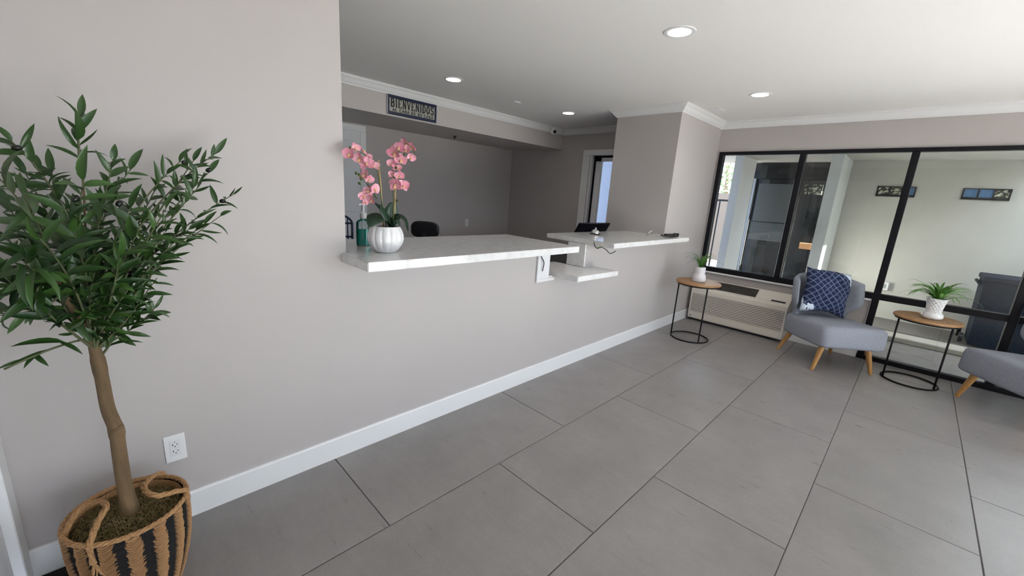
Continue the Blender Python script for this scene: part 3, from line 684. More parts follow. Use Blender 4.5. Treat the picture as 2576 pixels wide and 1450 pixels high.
for bi, (src, x, y, dep, nl, scl, pal) in enumerate(BR_):
    a = bL[-1 - (bi % 6)] if src == 'L' else tk(src)
    tip = clampwall(tp(x, y, min(dep, .2)), .03); mid = (a + tip) / 2 + Vector((rs.uniform(-.03, .03), rs.uniform(-.03, .02), rs.uniform(.02, .07) - (.05 if y > 640 else 0)))
    c = bez(a, clampwall(mid, .03), tip, 12); tw.tube(c, [.0042 - .003 * i / 12 for i in range(13)], 5)
    nl = int(nl * 1.9)
    for k in range(nl):
        t = .22 + .78 * (k + .5) / nl; idx = min(11, int(t * 12)); pos = c[idx].lerp(c[idx + 1], t * 12 - idx); d = (c[idx + 1] - c[idx]).normalized()
        side = Vector((-d.z, .0, d.x)).normalized(); dep_v = d.cross(side).normalized()
        if rs.random() < .12: continue
        ang = k * 2.4 + rs.uniform(-.7, .7); lat_ = (side * math.cos(ang) + dep_v * math.sin(ang)).normalized()
        ld = (d * rs.uniform(.3, 1.0) + lat_ * rs.uniform(.45, 1.1) + Vector((0, 0, rs.uniform(-.35, .2)))).normalized()
        if k == nl - 1: ld = (d + Vector((rs.uniform(-.2, .2), rs.uniform(-.2, .2), rs.uniform(-.1, .3)))).normalized()
        leaves.append((pos, ld, scl * rs.uniform(.66, 1.06), pal if rs.random() > .12 else 1 - pal))
# low pale twig to the left of the fork
c = bez(tp(214, 854, -.01), tp(140, 868, -.05), tp(10, 930, -.08), 10); tw.tube(c, [.003] * 11, 5)
for (x0, y0, x1, y1) in ((165, 862, 35, 868), (120, 880, 15, 945), (95, 890, 60, 925), (60, 905, -10, 925), (150, 862, 215, 890), (85, 890, 120, 920), (170, 790, 40, 825), (190, 800, 225, 860), (155, 700, 215, 770)):
    p0, p1_ = tp(x0, y0, -.03), tp(x1, y1, -.06); leaves.append((p0, (p1_ - p0).normalized(), (p1_ - p0).length / .088, 1))
tw.build('twigs', 'twig', tr, 2)
rs.shuffle(leaves)
def leaf_mat(pos, d, s):
    up = Vector((rs.uniform(-.5, .5), -.8 + rs.uniform(-.4, .4), .9 + rs.uniform(-.4, .4))); yv = up.cross(d); yv = yv.normalized() if yv.length > 1e-3 else Vector((0, 1, 0)); zv = d.cross(yv)
    return Matrix(((d.x * s, yv.x * s, zv.x * s, pos.x), (d.y * s, yv.y * s, zv.y * s, pos.y), (d.z * s, yv.z * s, zv.z * s, pos.z), (0, 0, 0, 1)))
leaves.sort(key=lambda q: q[0].y)           # nearest the lens side of the crown first
rest = MB()
for i, (pos, d, s, pal) in enumerate(leaves):
    tipy = (pos + d * .09 * s).y
    if tipy > WALLY - .01: d = Vector((d.x, min(d.y, 0) - .1, d.z)).normalized()
    k = rs.randrange(len(LV)); Mx = leaf_mat(pos, d, s)
    if i < 300:
        o = link('leaf', LM[pal][k], tr); o.matrix_local = Mx
    else:
        b = leaf_mesh(*LV[k], None); rest.add([Mx @ Vector(p) for p in b.v], b.f)
o = rest.build('rear_leaves', 'olive_leaf', tr, 2, recalc=False); o['kind'] = 'stuff'
fm = MB().lathe([(.0004, -.013), (.006, -.011), (.009, -.005), (.0095, 0), (.0085, .006), (.005, .011), (.0004, .0125)], 12).mesh('olive', 'olive_fruit', 2)
for x, y, dp in ((525, 428, .05), (463, 409, .10), (560, 506, .10), (375, 681, .02), (190, 500, -.18), (300, 512, -.14), (42, 372, -.02), (330, 690, -.02)):
    o = link('olive', fm, tr); o.location = tp(x, y, dp); o.scale = (.78,) * 3; o.rotation_euler = (rs.uniform(-1, 1), rs.uniform(.5, 1.5), 0)

tag(MB().rbox(XWEST + .004, BX - .148, -.62, -.016, .0005, .009, .003, 1).build('door_mat', 'rubber'), 'black rubber mat on the floor between the white door and the basket', 'mat')
# ------------------------------------------------------------------ orchid on the counter
OX, OY, OZ = 1.008, -.028, 1.0945
oc = thing('potted_orchid', 'pink orchid with two staked stems in a white ribbed round pot', 'potted plant', (OX, OY, OZ))
prof = [(r_ * .925, z_) for r_, z_ in [(.050, 0), (.056, .002), (.060, .006), (.075, .020), (.091, .043), (.099, .068), (.097, .092), (.089, .114), (.080, .128), (.078, .132), (.073, .131), (.072, .120), (0, .118)]]
MB().lathe(prof, 128, fn=lambda r, z, a: r * (1 - (.075 * (1 - abs(math.sin(7 * a)) ** .5)) * min(1, max(0, z / .02)) * (1 if z < .125 else .3))).build('pot', 'ceramic', oc, True)
MB().lathe([(.066, .119), (.04, .126), (.0, .128)], 24, caps=False).build('soil', 'soil', oc, True)
oo = Vector((OX, OY, OZ))
def op(x, y, d=0.0): return at_y(x, y, OY + d) - oo
def strap(pts, ws, name='leaf', m='orchid_leaf', parent=oc, nrm=Vector((0, -.5, 1))):
    c = catmull(pts, 6); n = len(c); v = []; wv = np.interp([i / (n - 1) for i in range(n)], [j / (len(ws) - 1) for j in range(len(ws))], ws)
    for i in range(n):
        T_ = (c[min(i + 1, n - 1)] - c[max(i - 1, 0)]).normalized(); s = T_.cross(nrm); s = s.normalized() if s.length > 1e-4 else Vector((1, 0, 0)); u_ = s.cross(T_)
        v += [c[i] + s * wv[i] + u_ * wv[i] * .25, c[i] - u_ * .001, c[i] - s * wv[i] + u_ * wv[i] * .25]
    b = MB(); b.add(v, [(i * 3 + k, i * 3 + k + 1, i * 3 + k + 4, i * 3 + k + 3) for i in range(n - 1) for k in (0, 1)])
    # give it thickness
    o = b.build(name, m, parent, 2, recalc=False); md = o.modifiers.new('thick', 'SOLIDIFY'); md.thickness = .0025; return o
strap([op(985, 572, 0), op(962, 552, -.03), op(940, 556, -.06), op(929, 572, -.08)], [.012, .040, .038, .004])
strap([op(982, 570, .0), op(970, 545, .01), op(955, 525, .02), op(938, 508, .03)], [.010, .022, .020, .002])
strap([op(980, 570, -.01), op(962, 535, -.005), op(955, 515, 0)], [.012, .024, .003], nrm=Vector((.4, -1, .3)))
strap([op(984, 570, .02), op(978, 535, .02), op(985, 508, .02)], [.010, .028, .003], nrm=Vector((-.2, -1, .2)))
strap([op(986, 570, .03), op(990, 530, .03), op(996, 505, .03)], [.010, .022, .003], nrm=Vector((-.3, -1, .2)))
strap([op(985, 572, 0), op(1000, 548, .0), op(1017, 555, -.01), op(1026, 582, -.01)], [.010, .024, .022, .003])
strap([op(986, 572, -.02), op(995, 555, -.04), op(1005, 568, -.06)], [.010, .020, .003])
MB().tube([op(965, 575, .02), op(958, 470, .02), op(952, 402, .02)], .0036, 8).build('stake', 'stake', oc, 2)
MB().tube([op(991, 575, .02), op(993, 520, .02), op(995, 470, .02)], .0036, 8).build('stake', 'stake', oc, 2)
s1 = catmull([op(972, 575, .0), op(960, 505, .0), op(955, 465, 0), op(948, 430, -.01), op(930, 400, -.02), op(905, 382, -.03), op(880, 372, -.04)], 6)
s2 = catmull([op(988, 575, .0), op(990, 510, .0), op(988, 450, 0), op(990, 410, -.01), op(1005, 375, -.02), op(1025, 362, -.03), op(1044, 385, -.04)], 6)
s3 = catmull([op(948, 500, .0), op(938, 485, -.01), op(925, 465, -.02), op(905, 442, -.03)], 6)
for s in (s1, s2, s3): MB().tube(s, [.0032 - .0016 * i / (len(s) - 1) for i in range(len(s))], 7).build('stem', 'bud', oc, 2)
def petal_mesh(l, w, cup, name, m='petal'):
    def fn(a, b):
        t = b; ww = w * math.sin(math.pi * min(1, .06 + t * .94) ** .8) ** .6 if t < 1 else .0; s = a * 2 - 1
        return (t * l, s * ww, cup * l * (t ** 2) + .22 * ww * s * s + .06 * l * math.sin(5 * s) * t * .3)
    return MB().grid(fn, 6, 7).mesh(name, m, 2)
PET = petal_mesh(.040, .026, .18, 'petal'); SEP = petal_mesh(.037, .0145, .10, 'sepal')
LIP = MB().lathe([(.0005, -.003), (.006, 0), (.0075, .006), (.004, .013), (.0005, .015)], 10).mesh('lip', 'petal_centre', 2)
ro = random.Random(21)
def flower(x, y, d, s=1.0, tilt=None):
    s *= .86
    pos = op(x, y, d); f_ = Vector((-.45 + ro.uniform(-.9, .9), -1 + ro.uniform(-.2, .7), .1 + ro.uniform(-.9, .6))).normalized()
    up = Vector((ro.uniform(-.3, .3), 0, 1)); r_ = up.cross(f_).normalized(); up = f_.cross(r_)
    b = Matrix(((r_.x, up.x, f_.x, pos.x), (r_.y, up.y, f_.y, pos.y), (r_.z, up.z, f_.z, pos.z), (0, 0, 0, 1))) @ Matrix.Scale(s, 4)
    first = MB()
    c = MB().lathe([(.0005, -.004), (.004, -.002), (.0055, .002), (.003, .006), (.0005, .007)], 8).build('flower', 'petal_centre', oc, 2); c.matrix_local = b
    for an, me, tl in ((90, SEP, 0), (215, SEP, 0), (325, SEP, 0), (20, PET, .12), (160, PET, .12)):
        p_ = link('petal', me, c); p_.matrix_local = Matrix.Rotation(math.radians(an + ro.uniform(-8, 8)), 4, 'Z') @ Matrix.Rotation(-tl + ro.uniform(-.35, .45), 4, 'Y')
    l_ = link('lip', LIP, c); l_.matrix_local = Matrix.Translation((0, -.006, .004)) @ Matrix.Rotation(math.radians(30), 4, 'X')
for a in ((880, 388, -.05, 1.0), (893, 372, -.03, .8), (905, 398, -.06, 1.05), (912, 380, -.02, .75), (922, 412, -.06, 1.1), (925, 395, .0, .7), (940, 418, -.03, .9), (918, 440, -.04, 1.0), (928, 452, -.01, .8), (942, 476, -.04, .95), (928, 482, -.02, .9), (915, 492, .0, .85), (935, 503, -.03, .8), (918, 508, .03, .7),
          (992, 384, -.06, 1.15), (1008, 402, -.06, 1.0), (1004, 372, -.02, .95), (1022, 378, -.04, .9), (1034, 396, -.03, .8), (1036, 370, -.01, .85), (1020, 358, .0, .8), (986, 412, -.02, .8), (998, 424, -.05, .85), (986, 440, -.01, .7), (1005, 442, -.04, .8), (994, 465, -.07, 1.15), (1014, 468, -.05, 1.0), (1004, 398, .03, .9)): flower(*a)
bm_ = MB().lathe([(.0005, -.008), (.004, -.005), (.0055, 0), (.004, .005), (.0005, .008)], 8).mesh('bud', 'bud', 2)
for x, y, d in ((903, 440, -.03), (896, 436, -.03), (908, 450, -.03), (905, 462, -.02), (881, 373, -.05), (996, 422, -.08), (992, 448, -.07), (1017, 388, -.07), (1000, 505, .0)):
    o = link('bud', bm_, oc); o.location = op(x, y, d); o.rotation_euler = (ro.uniform(-1, 1), ro.uniform(-1, 1), 0); o.scale = (1.2,) * 3

# ------------------------------------------------------------------ soap bottle
sb = thing('soap_bottle', 'clear pump bottle of teal hand soap behind the orchid', 'bottle', (1.004, .215, 1.0945))
MB().lathe([(.030, .0), (.0365, .002), (.0375, .008), (.0375, .120), (.036, .128), (.028, .138), (.016, .144), (.014, .150), (.014, .160)], 32).build('bottle', 'clear_plastic', sb, True)
MB().lathe([(.030, .003), (.0355, .005), (.0355, .094), (.0, .094)], 32).build('liquid', 'soap', sb, True)
MB().lathe([(.0170, .150), (.0175, .152), (.0175, .176), (.016, .180), (.007, .184), (.006, .215), (.010, .216), (.012, .220), (.012, .230), (.004, .232)], 20).build('pump', 'ceramic', sb, True)
MB().tube([(0, 0, .226), (-.03, -.018, .224), (-.036, -.021, .217)], [.006, .005, .004], 8).build('nozzle', 'ceramic', sb, 2)
MB().tube([(0, 0, .01), (0, 0, .15)], .003, 6).build('dip_tube', 'ceramic', sb, 2)

# ------------------------------------------------------------------ welcome sign
SX0, SX1, SZ0, SZ1 = 2.199, 2.799, 2.157, 2.347
sg = thing('welcome_sign', 'navy bordered plaque lettered BIENVENIDOS hanging on the beam', 'sign', ((SX0 + SX1) / 2, YB - .0005, (SZ0 + SZ1) / 2))
W_, H_ = (SX1 - SX0) / 2, (SZ1 - SZ0) / 2
MB().box(-W_ + .004, W_ - .004, -.016, 0, -H_ + .004, H_ - .004).build('panel', 'cream', sg)
f = MB(); e = .022
for a in ((-W_, W_, -.024, 0, H_ - e, H_), (-W_, W_, -.024, 0, -H_, -H_ + e), (-W_, -W_ + e, -.024, 0, -H_ + e, H_ - e), (W_ - e, W_, -.024, 0, -H_ + e, H_ - e)): f.rbox(*a, .003, 1)
f.build('border', 'navy', sg)
f = MB(); i_ = .026
for a in ((-W_ + e, W_ - e, -.0175, -.016, H_ - i_ - .004, H_ - e), (-W_ + e, W_ - e, -.0175, -.016, -H_ + e, -H_ + i_ + .003)): f.box(*a)
f.build('inner_line', 'navy', sg)
f = MB()
for a in ((-W_ - .003, W_ + .003, -.004, 0, H_, H_ + .003), (-W_ - .003, -W_, -.026, 0, -H_, H_)): f.box(*a)
f.build('edge_highlight', 'white_paint', sg)
def arc(cx, cz, rx, rz, a0, a1, n=10): return [(cx + rx * math.cos(math.radians(a0 + (a1 - a0) * i / n)), cz + rz * math.sin(math.radians(a0 + (a1 - a0) * i / n))) for i in range(n + 1)]
GL = {  # strokes in a 0..1 box: (points, weight)
 'B': [([(.2, 0), (.2, 1)], 1), ([(.2, 1)] + arc(.5, .76, .3, .24, 90, -90) + [(.2, .52)], .7), ([(.2, .52)] + arc(.5, .26, .36, .26, 90, -90) + [(.2, 0)], .8), ([(.05, 0), (.3, 0)], .4), ([(.05, 1), (.3, 1)], .4)],
 'I': [([(.5, 0), (.5, 1)], 1), ([(.25, 0), (.75, 0)], .45), ([(.25, 1), (.75, 1)], .45)],
 'E': [([(.22, 0), (.22, 1)], 1), ([(.05, 1), (.85, 1), (.85, .82)], .55), ([(.22, .52), (.68, .52)], .55), ([(.05, 0), (.9, 0), (.9, .2)], .55)],
 'N': [([(.17, 0), (.17, 1)], .75), ([(.17, 1), (.83, 0)], .9), ([(.83, 0), (.83, 1)], .75), ([(.0, 0), (.34, 0)], .4), ([(.66, 1), (1, 1)], .4)],
 'V': [([(.12, 1), (.5, 0)], .95), ([(.5, 0), (.88, 1)], .7), ([(.0, 1), (.3, 1)], .4), ([(.72, 1), (1, 1)], .4)],
 'D': [([(.2, 0), (.2, 1)], 1), ([(.2, 1)] + arc(.35, .5, .5, .5, 90, -90) + [(.2, 0)], .85), ([(.03, 0), (.3, 0)], .4), ([(.03, 1), (.3, 1)], .4)],
 'O': [(arc(.5, .5, .36, .48, 0, 360, 20), .9)],
 'S': [(arc(.5, .75, .34, .25, 20, 270, 10) + arc(.5, .25, .36, .25, 90, -160, 10), .9)],
 'A': [([(.1, 0), (.5, 1)], .8), ([(.5, 1), (.9, 0)], .95), ([(.25, .33), (.75, .33)], .55)],
 'L': [([(.22, 0), (.22, 1)], 1), ([(.22, 0), (.85, 0)], .6)],
 'C': [(arc(.55, .5, .40, .49, 50, 310, 14), .9)],
 'U': [([(.17, 1), (.17, .35)] + arc(.5, .33, .33, .33, 180, 360, 8) + [(.83, 1)], .85)], '.': [([(.4, .02), (.6, .02)], .6)]}
def letters(text, x0, x1, z0, z1, wt, name):
    m = MB(); n = len(text); wd = {'I': .62, ' ': .55, '.': .4}; tot = sum(wd.get(c, 1) for c in text); u_ = (x1 - x0) / tot; x = x0
    for c in text:
        w = wd.get(c, 1) * u_
        for pts, k in GL.get(c, []):
            q = [(x + .08 * w + p[0] * w * .84, z0 + p[1] * (z1 - z0)) for p in pts]; h = wt * k / 2
            for i in range(len(q) - 1):
                a, b = Vector(q[i]), Vector(q[i + 1]); d = (b - a).normalized(); nn = Vector((-d.y, d.x)) * h; a2, b2 = a - d * h * .5, b + d * h * .5
                y0, y1 = -.0185, -.0155; P4 = [a2 + nn, a2 - nn, b2 - nn, b2 + nn]
                m.add([(p.x, y0, p.y) for p in P4] + [(p.x, y1, p.y) for p in P4], [(0, 1, 2, 3), (7, 6, 5, 4), (0, 4, 5, 1), (1, 5, 6, 2), (2, 6, 7, 3), (3, 7, 4, 0)])
        x += w
    return m.build(name, 'ink', sg, False)
letters('BIENVENIDOS', -W_ + .034, W_ - .030, -.018, .062, .013, 'lettering')
letters('AL CASA DE SU CASA', -W_ + .055, W_ - .040, -.060, -.034, .0065, 'lettering')

# ------------------------------------------------------------------ ceiling fittings
def downlight(x, y, label):
    t = thing('downlight', label, 'ceiling light', (x, y, ZC), 0, 'recessed downlights')
    MB().lathe([(.064, -.0005), (.066, -.004), (.078, -.006), (.090, -.004), (.092, -.0002)], 40, caps=False).build('trim_ring', 'white_trim', t, True)
    MB().lathe([(.065, -.004), (.060, -.0015), (.0005, -.0015)], 40, caps=False).build('lens', 'lamp_glow', t, True)
    l = bpy.data.lights.new('downlight_lamp', 'AREA'); l.shape = 'DISK'; l.size = .11; l.energy = .7; l.color = (1, .95, .88); l.spread = math.radians(130)
    lo = link('lamp', l, t); lo.location = (0, 0, -.008)
downlight(2.541, -.70, 'recessed round ceiling light in the middle of the lobby ceiling')
downlight(4.240, -.70, 'recessed round ceiling light near the column and window wall')
downlight(2.440, 1.385, 'recessed round ceiling light above the office, before the welcome sign')
downlight(4.125, 1.342, 'recessed round ceiling light near the security camera')
t = thing('ceiling_vent', 'small white square ceiling vent near the column crown', 'vent', (4.675, -.184, ZC))
MB().rbox(-.085, .085, -.055, .055, -.008, -.0005, .002, 1).build('frame', 'white_trim', t)
for i in range(5): MB().box(-.07, .07, -.042 + i * .019, -.034 + i * .019, -.011, -.008).build('slat', 'white_paint', t)
tag(MB().rbox(3.33, 3.43, 1.47, 1.52, ZC - .012, ZC - .0005, .003, 1).build('ceiling_plate', 'white_trim'), 'thin white plate on the ceiling over the office', 'ceiling plate')
t = thing('sprinkler', 'dark sprinkler head under the low office ceiling', 'sprinkler', (3.60, 2.90, ZL))
MB().lathe([(.028, -.0005), (.03, -.004), (.012, -.008), (.011, -.028), (.02, -.030), (.02, -.033)], 16).build('head', 'black_plastic', t, True)
t = thing('security_camera', 'white ball security camera in the corner of the crown moulding', 'camera', (4.80, YB - .075, 2.412))
MB().lathe([(.0005, -.098), (.022, -.094), (.040, -.078), (.047, -.055), (.043, -.032), (.030, -.012), (.028, .0), (.035, .006)], 24).build('housing', 'white_trim', t, True)
MB().tube([(-.018, -.037, -.062), (-.022, -.048, -.064)], [.025, .021], 18).build('lens', 'black_plastic', t, True)

# ------------------------------------------------------------------ outlets
def outlet(label, loc, rz, full=True):
    t = thing('wall_outlet', label, 'outlet', loc, rz)
    MB().rbox(-.0335, .0335, -.005, -.0003, -.0585, .0585, .0022, 2).build('plate', 'white_trim', t)
    MB().rbox(-.0170, .0170, -.0065, -.005, -.0340, .0340, .001, 1).build('insert', 'white_paint', t)
    s = MB()
    for z in (.017, -.012):
        s.box(-.0085, -.0060, -.0068, -.0064, z - .004, z + .004); s.box(.0055, .0078, -.0068, -.0064, z - .003, z + .003); s.tube([(0, -.0064, z - .009), (0, -.0068, z - .009)], .0022, 8)
    s.tube([(0, -.0064, .027), (0, -.0068, .027)], .0016, 8); s.build('slots', 'black_plastic', t)
    return t
outlet('white double power outlet on the wall above the basket', (.0955, 0, .336), 0)
outlet('white power outlet on the dark office back wall', (4.19, YO, .925), 0)

# ------------------------------------------------------------------ things on the short counter
t = thing('desk_bell', 'small silver call bell on a black base on the short counter', 'bell', (3.36, .27, 1.0985))
MB().lathe([(.050, 0), (.052, .004), (.048, .010), (.0, .010)], 28).build('base', 'black_plastic', t, True)
MB().lathe([(.044, .011), (.043, .020), (.036, .034), (.022, .044), (.006, .048), (.006, .056), (.009, .058), (.009, .064), (.0, .066)], 28).build('dome', 'chrome', t, True)
a, b = at_z(1663, 596, 1.0985), at_z(1712, 598, 1.0985); d = (b - a); ang = math.atan2(d.y, d.x)
t = thing('stapler', 'black stapler at the column end of the short counter', 'stapler', (4.13, -.145, 1.0985), math.radians(-12))
MB().rbox(-.11, .10, -.018, .018, .0, .010, .003).build('base', 'black_plastic', t)
MB().rbox(-.10, .10, -.016, .016, .014, .036, .005).build('arm', 'black_plastic', t)
MB().rbox(.045, .105, -.019, .019, .010, .042, .006).build('hinge', 'black_plastic', t)
t.children[1].rotation_euler = (0, math.radians(-3), 0)
t = thing('magnifier', 'silver ringed magnifier lying beside the stapler', 'magnifier', (4.10, .02, 1.0985), math.radians(-60))
MB().tube([(.022 * math.cos(2 * math.pi * i / 28) - .055, .030 * math.sin(2 * math.pi * i / 28), .029 + .024 * math.cos(2 * math.pi * i / 28)) for i in range(28)], .0055, 8, closed=True).build('ring', 'chrome', t, 2)
MB().tube([(-.03, 0, .020), (.04, 0, .010), (.06, 0, .008)], .004, 8).build('handle', 'chrome', t, 2)
MB().tube([(.06, 0, .008), (.12, 0, .008)], .006, 8).build('grip', 'black_plastic', t, 2)

# ------------------------------------------------------------------ office furniture
dk = thing('office_desk', 'dark work desk behind the counter under the monitor', 'desk', (3.36, .86, 0))
MB().rbox(-.85, .85, -.34, .34, .71, .74, .004, 1).build('desktop', 'black_plastic', dk)
for x in (-.82, .78): MB().box(x, x + .04, -.32, .32, 0, .71).build('leg_panel', 'black_plastic', dk)
mo_ = thing('monitor', 'black flat monitor seen from behind over the short counter', 'monitor', (3.795, .62, .741))
MB().rbox(-.11, .11, -.02, .16, 0, .012, .004, 1).build('foot', 'black_plastic', mo_); MB().tube([(0, .09, .01), (0, .07, .28)], .018, 10).build('stand', 'black_plastic', mo_, 2)
s_ = MB().rbox(-.290, .290, -.012, .012, -.17, .17, .004, 1).build('display', 'screen', mo_); s_.location = (0, .025, .285); s_.rotation_euler = (math.radians(27), 0, 0)
MB().rbox(-.12, .12, -.03, -.012, -.06, .08, .006, 1).build('rear_bulge', 'screen', s_)
MB().rbox(-.40, -.28, -.01, .0, .02, .035, .002, 1).build('side_bar', 'black_plastic', s_)
pr = thing('printer', 'black printer on the desk seen through the counter gap', 'printer', (2.98, .85, .741))
MB().rbox(-.22, .22, -.19, .19, .0, .16, .012, 2).build('body', 'black_plastic', pr); MB().rbox(-.17, .17, -.23, -.16, .03, .045, .003, 1).build('tray', 'black_plastic', pr)
MB().rbox(-.20, .20, -.16, .17, .16, .185, .006, 1).build('lid', 'black_metal', pr); MB().box(-.08, .06, -.1905, -.1895, .10, .125).build('display', 'blind', pr)

def office_chair(cx, cy, ang):
    t = thing('office_chair', 'black padded swivel chair by the office back wall', 'chair', (cx, cy, 0), ang)
    for k in range(5):
        a = 2 * math.pi * k / 5; c, s = math.cos(a), math.sin(a)
        MB().tube([(0, 0, .10), (.26 * c, .26 * s, .06)], [.022, .014], 8).build('base_arm', 'black_plastic', t, 2)
        MB().tube([(.27 * c - .012 * s, .27 * s + .012 * c, .028), (.27 * c + .012 * s, .27 * s - .012 * c, .028)], .028, 12).build('caster', 'black_plastic', t)
    MB().tube([(0, 0, .09), (0, 0, .46)], .024, 12).build('column', 'black_metal', t, 2)
    pl = supershape(.24, .24, 4, 40); m = MB(); lv = [[(x * k, y * k, z) for x, y in pl] for z, k in ((.46, .9), (.47, .98), (.50, 1), (.53, .98), (.545, .88))]
    m.add([p for r in lv for p in r], [(i * 40 + k, i * 40 + (k + 1) % 40, (i + 1) * 40 + (k + 1) % 40, (i + 1) * 40 + k) for i in range(4) for k in range(40)] + [tuple(range(39, -1, -1)), tuple(160 + k for k in range(40))]).build('seat', 'black_plastic', t, 2)
    pl = supershape(.165, .095, 3.2, 40); m = MB(); lv = [[(xo, x * k, .97 + y * k) for x, y in pl] for xo, k in ((-.30, .85), (-.295, .97), (-.275, 1), (-.245, .96), (-.24, .85))]
    m.add([p for r in lv for p in r], [(i * 40 + k, i * 40 + (k + 1) % 40, (i + 1) * 40 + (k + 1) % 40, (i + 1) * 40 + k) for i in range(4) for k in range(40)] + [tuple(range(39, -1, -1)), tuple(160 + k for k in range(40))]).build('backrest', 'black_plastic', t, 2)
    MB().tube(catmull([(-.12, 0, .46), (-.30, 0, .50), (-.32, 0, .70), (-.30, 0, .93)], 5), .016, 8).build('back_bar', 'black_metal', t, 2)
office_chair(2.78, 2.18, math.radians(38))
mc = thing('metal_chair', 'dark wrought metal chair with spindle back near the office door', 'chair', (1.62, 2.32, 0), math.radians(-18))
arcp = [(.22 * math.cos(a), .02 * math.sin(a), 1.02 + .10 * math.sin(a)) for a in [math.pi * i / 14 for i in range(15)]]
MB().tube([(.22, 0, 0)] + arcp + [(-.22, 0, 0)], .011, 8).build('back_frame', 'navy', mc, 2)
for z in (1.02, .88, .84): MB().tube([(-.22, 0, z), (.22, 0, z)], .010, 8).build('crossbar', 'navy', mc, 2)
for x in (-.176, -.132, -.088, -.044, 0, .044, .088, .132, .176): MB().tube([(x, 0, .84), (x, 0, 1.07)], .006, 6).build('spindle', 'navy', mc, 2)
MB().rbox(-.22, .22, -.42, .01, .43, .46, .01, 1).build('seat', 'navy', mc)
for x in (-.2, .2): MB().tube([(x, -.40, 0), (x, -.40, .44)], .011, 8).build('leg', 'navy', mc, 2)

# ------------------------------------------------------------------ the court outside the windows
struct(MB().box(XW + .10, 30, -40, 30, -.30, -.02).build('ground', 'concrete'))
struct(MB().box(-30, XW + .10, -40, YS - .12, -.30, -.02).build('ground_street', 'asphalt'))
tag(MB().rbox(6.62, 6.90, -6, -.2, -.02, .045, .01, 1).build('curb', 'curb'), 'pale concrete curb outside along the windows', 'curb')
o = MB().box(6.901, 7.19, -3.45, -1.02, -.02, .004).build('gravel_bed', 'gravel'); tag(o, 'dark gravel strip between the curb and the pale wall', 'gravel'); o['kind'] = 'stuff'
fac = thing('neighbour_building', 'pale stucco building across the narrow court outside the windows', 'building', (8.1, 0, -.02))
struct(MB().box(-8, XW + .1, -7.25, YS - .12, 2.45, 2.75).build('sun_blocker_canopy', 'stucco'))  # unseen roof added to keep direct sun off the lobby floor
w = MB(); w.box(0, .15, -4.5, -1.01, 0, 3.2); w.build('stucco_wall', 'stucco', fac)
MB().box(-.9, .15, -1.015, -.88, 0, 3.2).build('pier', 'stucco_white', fac)
MB().box(-.62, -.001, -3.70, -3.5, 0, 3.2).build('pier', 'stucco_white', fac)  # unseen stub added to shade the recess and narrow the sun patch
MB().box(-.9, -.20, .23, .35, 0, 3.2).build('pier', 'stucco_white', fac)
MB().box(.15, .25, -.85, .25, 2.0, 3.2).build('lintel', 'dark_glass', fac)
MB().box(.30, .34, -.85, .42, 0, 3.2).build('shopfront_glass', 'dark_glass', fac)
MB().rbox(.20, .24, -.30, .235, 1.26, 1.915, .004, 1).build('roller_blind', 'blind', fac)
MB().rbox(.21, .24, -.30, .25, .93, 1.25, .004, 1).build('blind_lower', 'blind', fac)
for y, x in ((-.36, .17), (-.31, .19), (.30, .2)): MB().box(x, x + .05, y, y + .035, 0, 2.0).build('door_post', 'alu', fac)
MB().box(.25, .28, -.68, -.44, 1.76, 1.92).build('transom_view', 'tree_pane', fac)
MB().box(.24, .28, -.74, -.54, .86, .96).build('small_sign', 'orange_sign', fac)
def clerestory(y0, y1, z0, z1, kinds):
    f = MB(); f.box(-.02, .0, y0, y1, z0, z0 + .03); f.box(-.02, .0, y0, y1, z1 - .012, z1)
    n = len(kinds)
    for i in range(n + 1): yy = y0 + (y1 - y0) * i / n; f.box(-.02, 0, yy - .008, yy + .008, z0, z1)
    wn = f.build('small_window', 'black_frame', fac)
    for i, k in enumerate(kinds):
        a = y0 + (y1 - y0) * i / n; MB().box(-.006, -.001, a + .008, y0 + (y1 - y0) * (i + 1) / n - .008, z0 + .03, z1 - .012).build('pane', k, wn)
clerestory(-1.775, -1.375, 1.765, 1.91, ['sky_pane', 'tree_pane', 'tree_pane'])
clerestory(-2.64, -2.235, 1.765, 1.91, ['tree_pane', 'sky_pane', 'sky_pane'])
t = thing('outdoor_socket', 'small white socket box low on the pale wall outside', 'outlet', (8.1, -1.735, .46))
MB().rbox(-.06, -.0005, -.045, .045, -.06, .06, .008, 2).build('box', 'white_paint', t); MB().box(-.062, -.06, -.02, .02, -.03, .03).build('cover', 'alu', t)
bn = thing('outdoor_bin', 'dark blue lidded bin standing outside before the pale wall', 'bin', (7.24, -2.62, .012))
MB().add([(0, 0, 0), (0, -.55, 0), (.5, -.55, 0), (.5, 0, 0), (-.03, .03, .78), (-.03, -.58, .78), (.53, -.58, .78), (.53, .03, .78)], [(0, 3, 2, 1), (4, 5, 6, 7), (0, 1, 5, 4), (1, 2, 6, 5), (2, 3, 7, 6), (3, 0, 4, 7)]).build('body', 'bin_blue', bn)
MB().rbox(-.045, .545, -.595, .045, .78, .84, .015, 2).build('lid', 'bin_blue', bn)
MB().tube([(-.03, .052, .74), (.5, .052, .74)], .018, 10).build('handle', 'bin_blue', bn, 2)
for x in (.06, .44): MB().tube([(x, .05, .06), (x, .085, .06)], .06, 16).build('wheel', 'black_plastic', bn)
struct(MB().box(XW + .1, 8.3, -3.0, 1.0, 2.245, 2.40).build('soffit', 'stucco'))
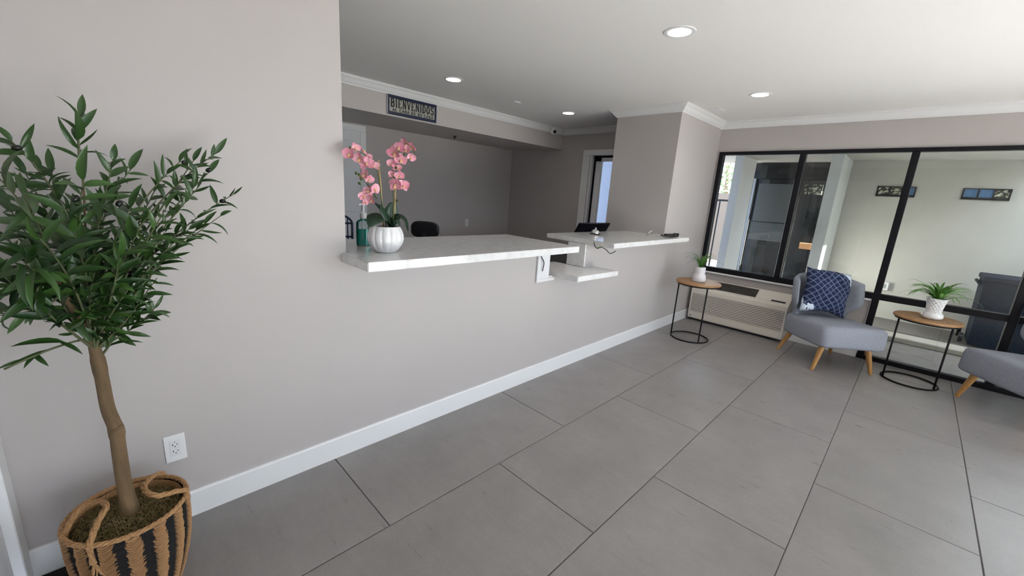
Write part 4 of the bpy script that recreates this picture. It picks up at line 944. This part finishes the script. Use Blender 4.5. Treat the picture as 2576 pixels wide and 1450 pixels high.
# beyond the court: low brown wall, railing, trees
struct(MB().box(8.45, 14, .5, 9, -.02, .0).build('yard_soil', 'gravel'))
struct(MB().box(12.0, 12.2, .5, 8, .0, 1.82).build('wall_garden', 'brown_wall'))
rl = thing('railing', 'black metal railing outside beyond the first window pane', 'railing', (8.5, 0, .0))
MB().box(-.02, .02, .45, 2.6, 1.555, 1.59).build('top_rail', 'black_metal', rl)
for i in range(7): MB().box(-.012, .012, .55 + i * .34, .575 + i * .34, 0, 1.56).build('baluster', 'black_metal', rl)
rt = random.Random(4)
def tree(label, x, y, h, r, n):
    t = thing('garden_tree', label, 'tree', (x, y, -.02), 0, 'trees beyond the garden wall')
    MB().tube([(0, 0, 0), (.1, 0, h * .5), (0, .1, h)], [.14, .1, .04], 8).build('trunk', 'bark', t, 2)
    m = MB()
    for i in range(n):
        a, b = rt.uniform(0, 6.28), rt.uniform(-1, 1); q = rt.random() ** .4 * r; p = Vector((q * math.cos(a) * math.sqrt(1 - b * b), q * math.sin(a) * math.sqrt(1 - b * b), h + q * b * 1.2))
        d = Vector((rt.uniform(-1, 1), rt.uniform(-1, 1), rt.uniform(-1, 1))).normalized() * .10; e_ = d.orthogonal().normalized() * .045; m.add([p - d, p + e_, p + d, p - e_], [(0, 1, 2, 3)])
    o = m.build('foliage', 'tree_green', t, False, recalc=False); o['kind'] = 'stuff'
tree('loose leafy tree seen against the sky through the first window pane', 17, 3.6, 3.2, 1.7, 1500)
tree('second leafy tree behind the garden wall beside the railing', 19.5, 8.4, 3.0, 1.8, 1500)
struct(MB().box(-12, 5.2, -9.7, -9.5, -.02, 1.75).build('wall_light_blocker', 'brown_wall'))  # unseen low barrier added to cut the light reaching the office
w = MB(); w.box(5.52, 6.97, -4.75, -4.60, -.02, 3.4); w.box(6.97, 8.4, -4.75, -4.60, -.02, 2.38)
struct(w.build('wall_sun_blocker', 'stucco'))  # unseen barrier added to keep sun off the court ground
struct(MB().box(5.54, 8.3, .90, 1.0, 2.40, 4.6).build('sun_blocker_parapet', 'stucco'))  # unseen upstand added to block sun from the wall behind the glass door
struct(MB().box(5.26, 6.38, 1.0, 3.6, 2.5, 2.62).build('sky_blocker_eave', 'stucco'))  # unseen cover added to dim the sky light outside the office door
struct(MB().box(6.55, 6.70, .62, 3.6, -.02, 3.2).build('wall_court', 'wall_sky_tint'))
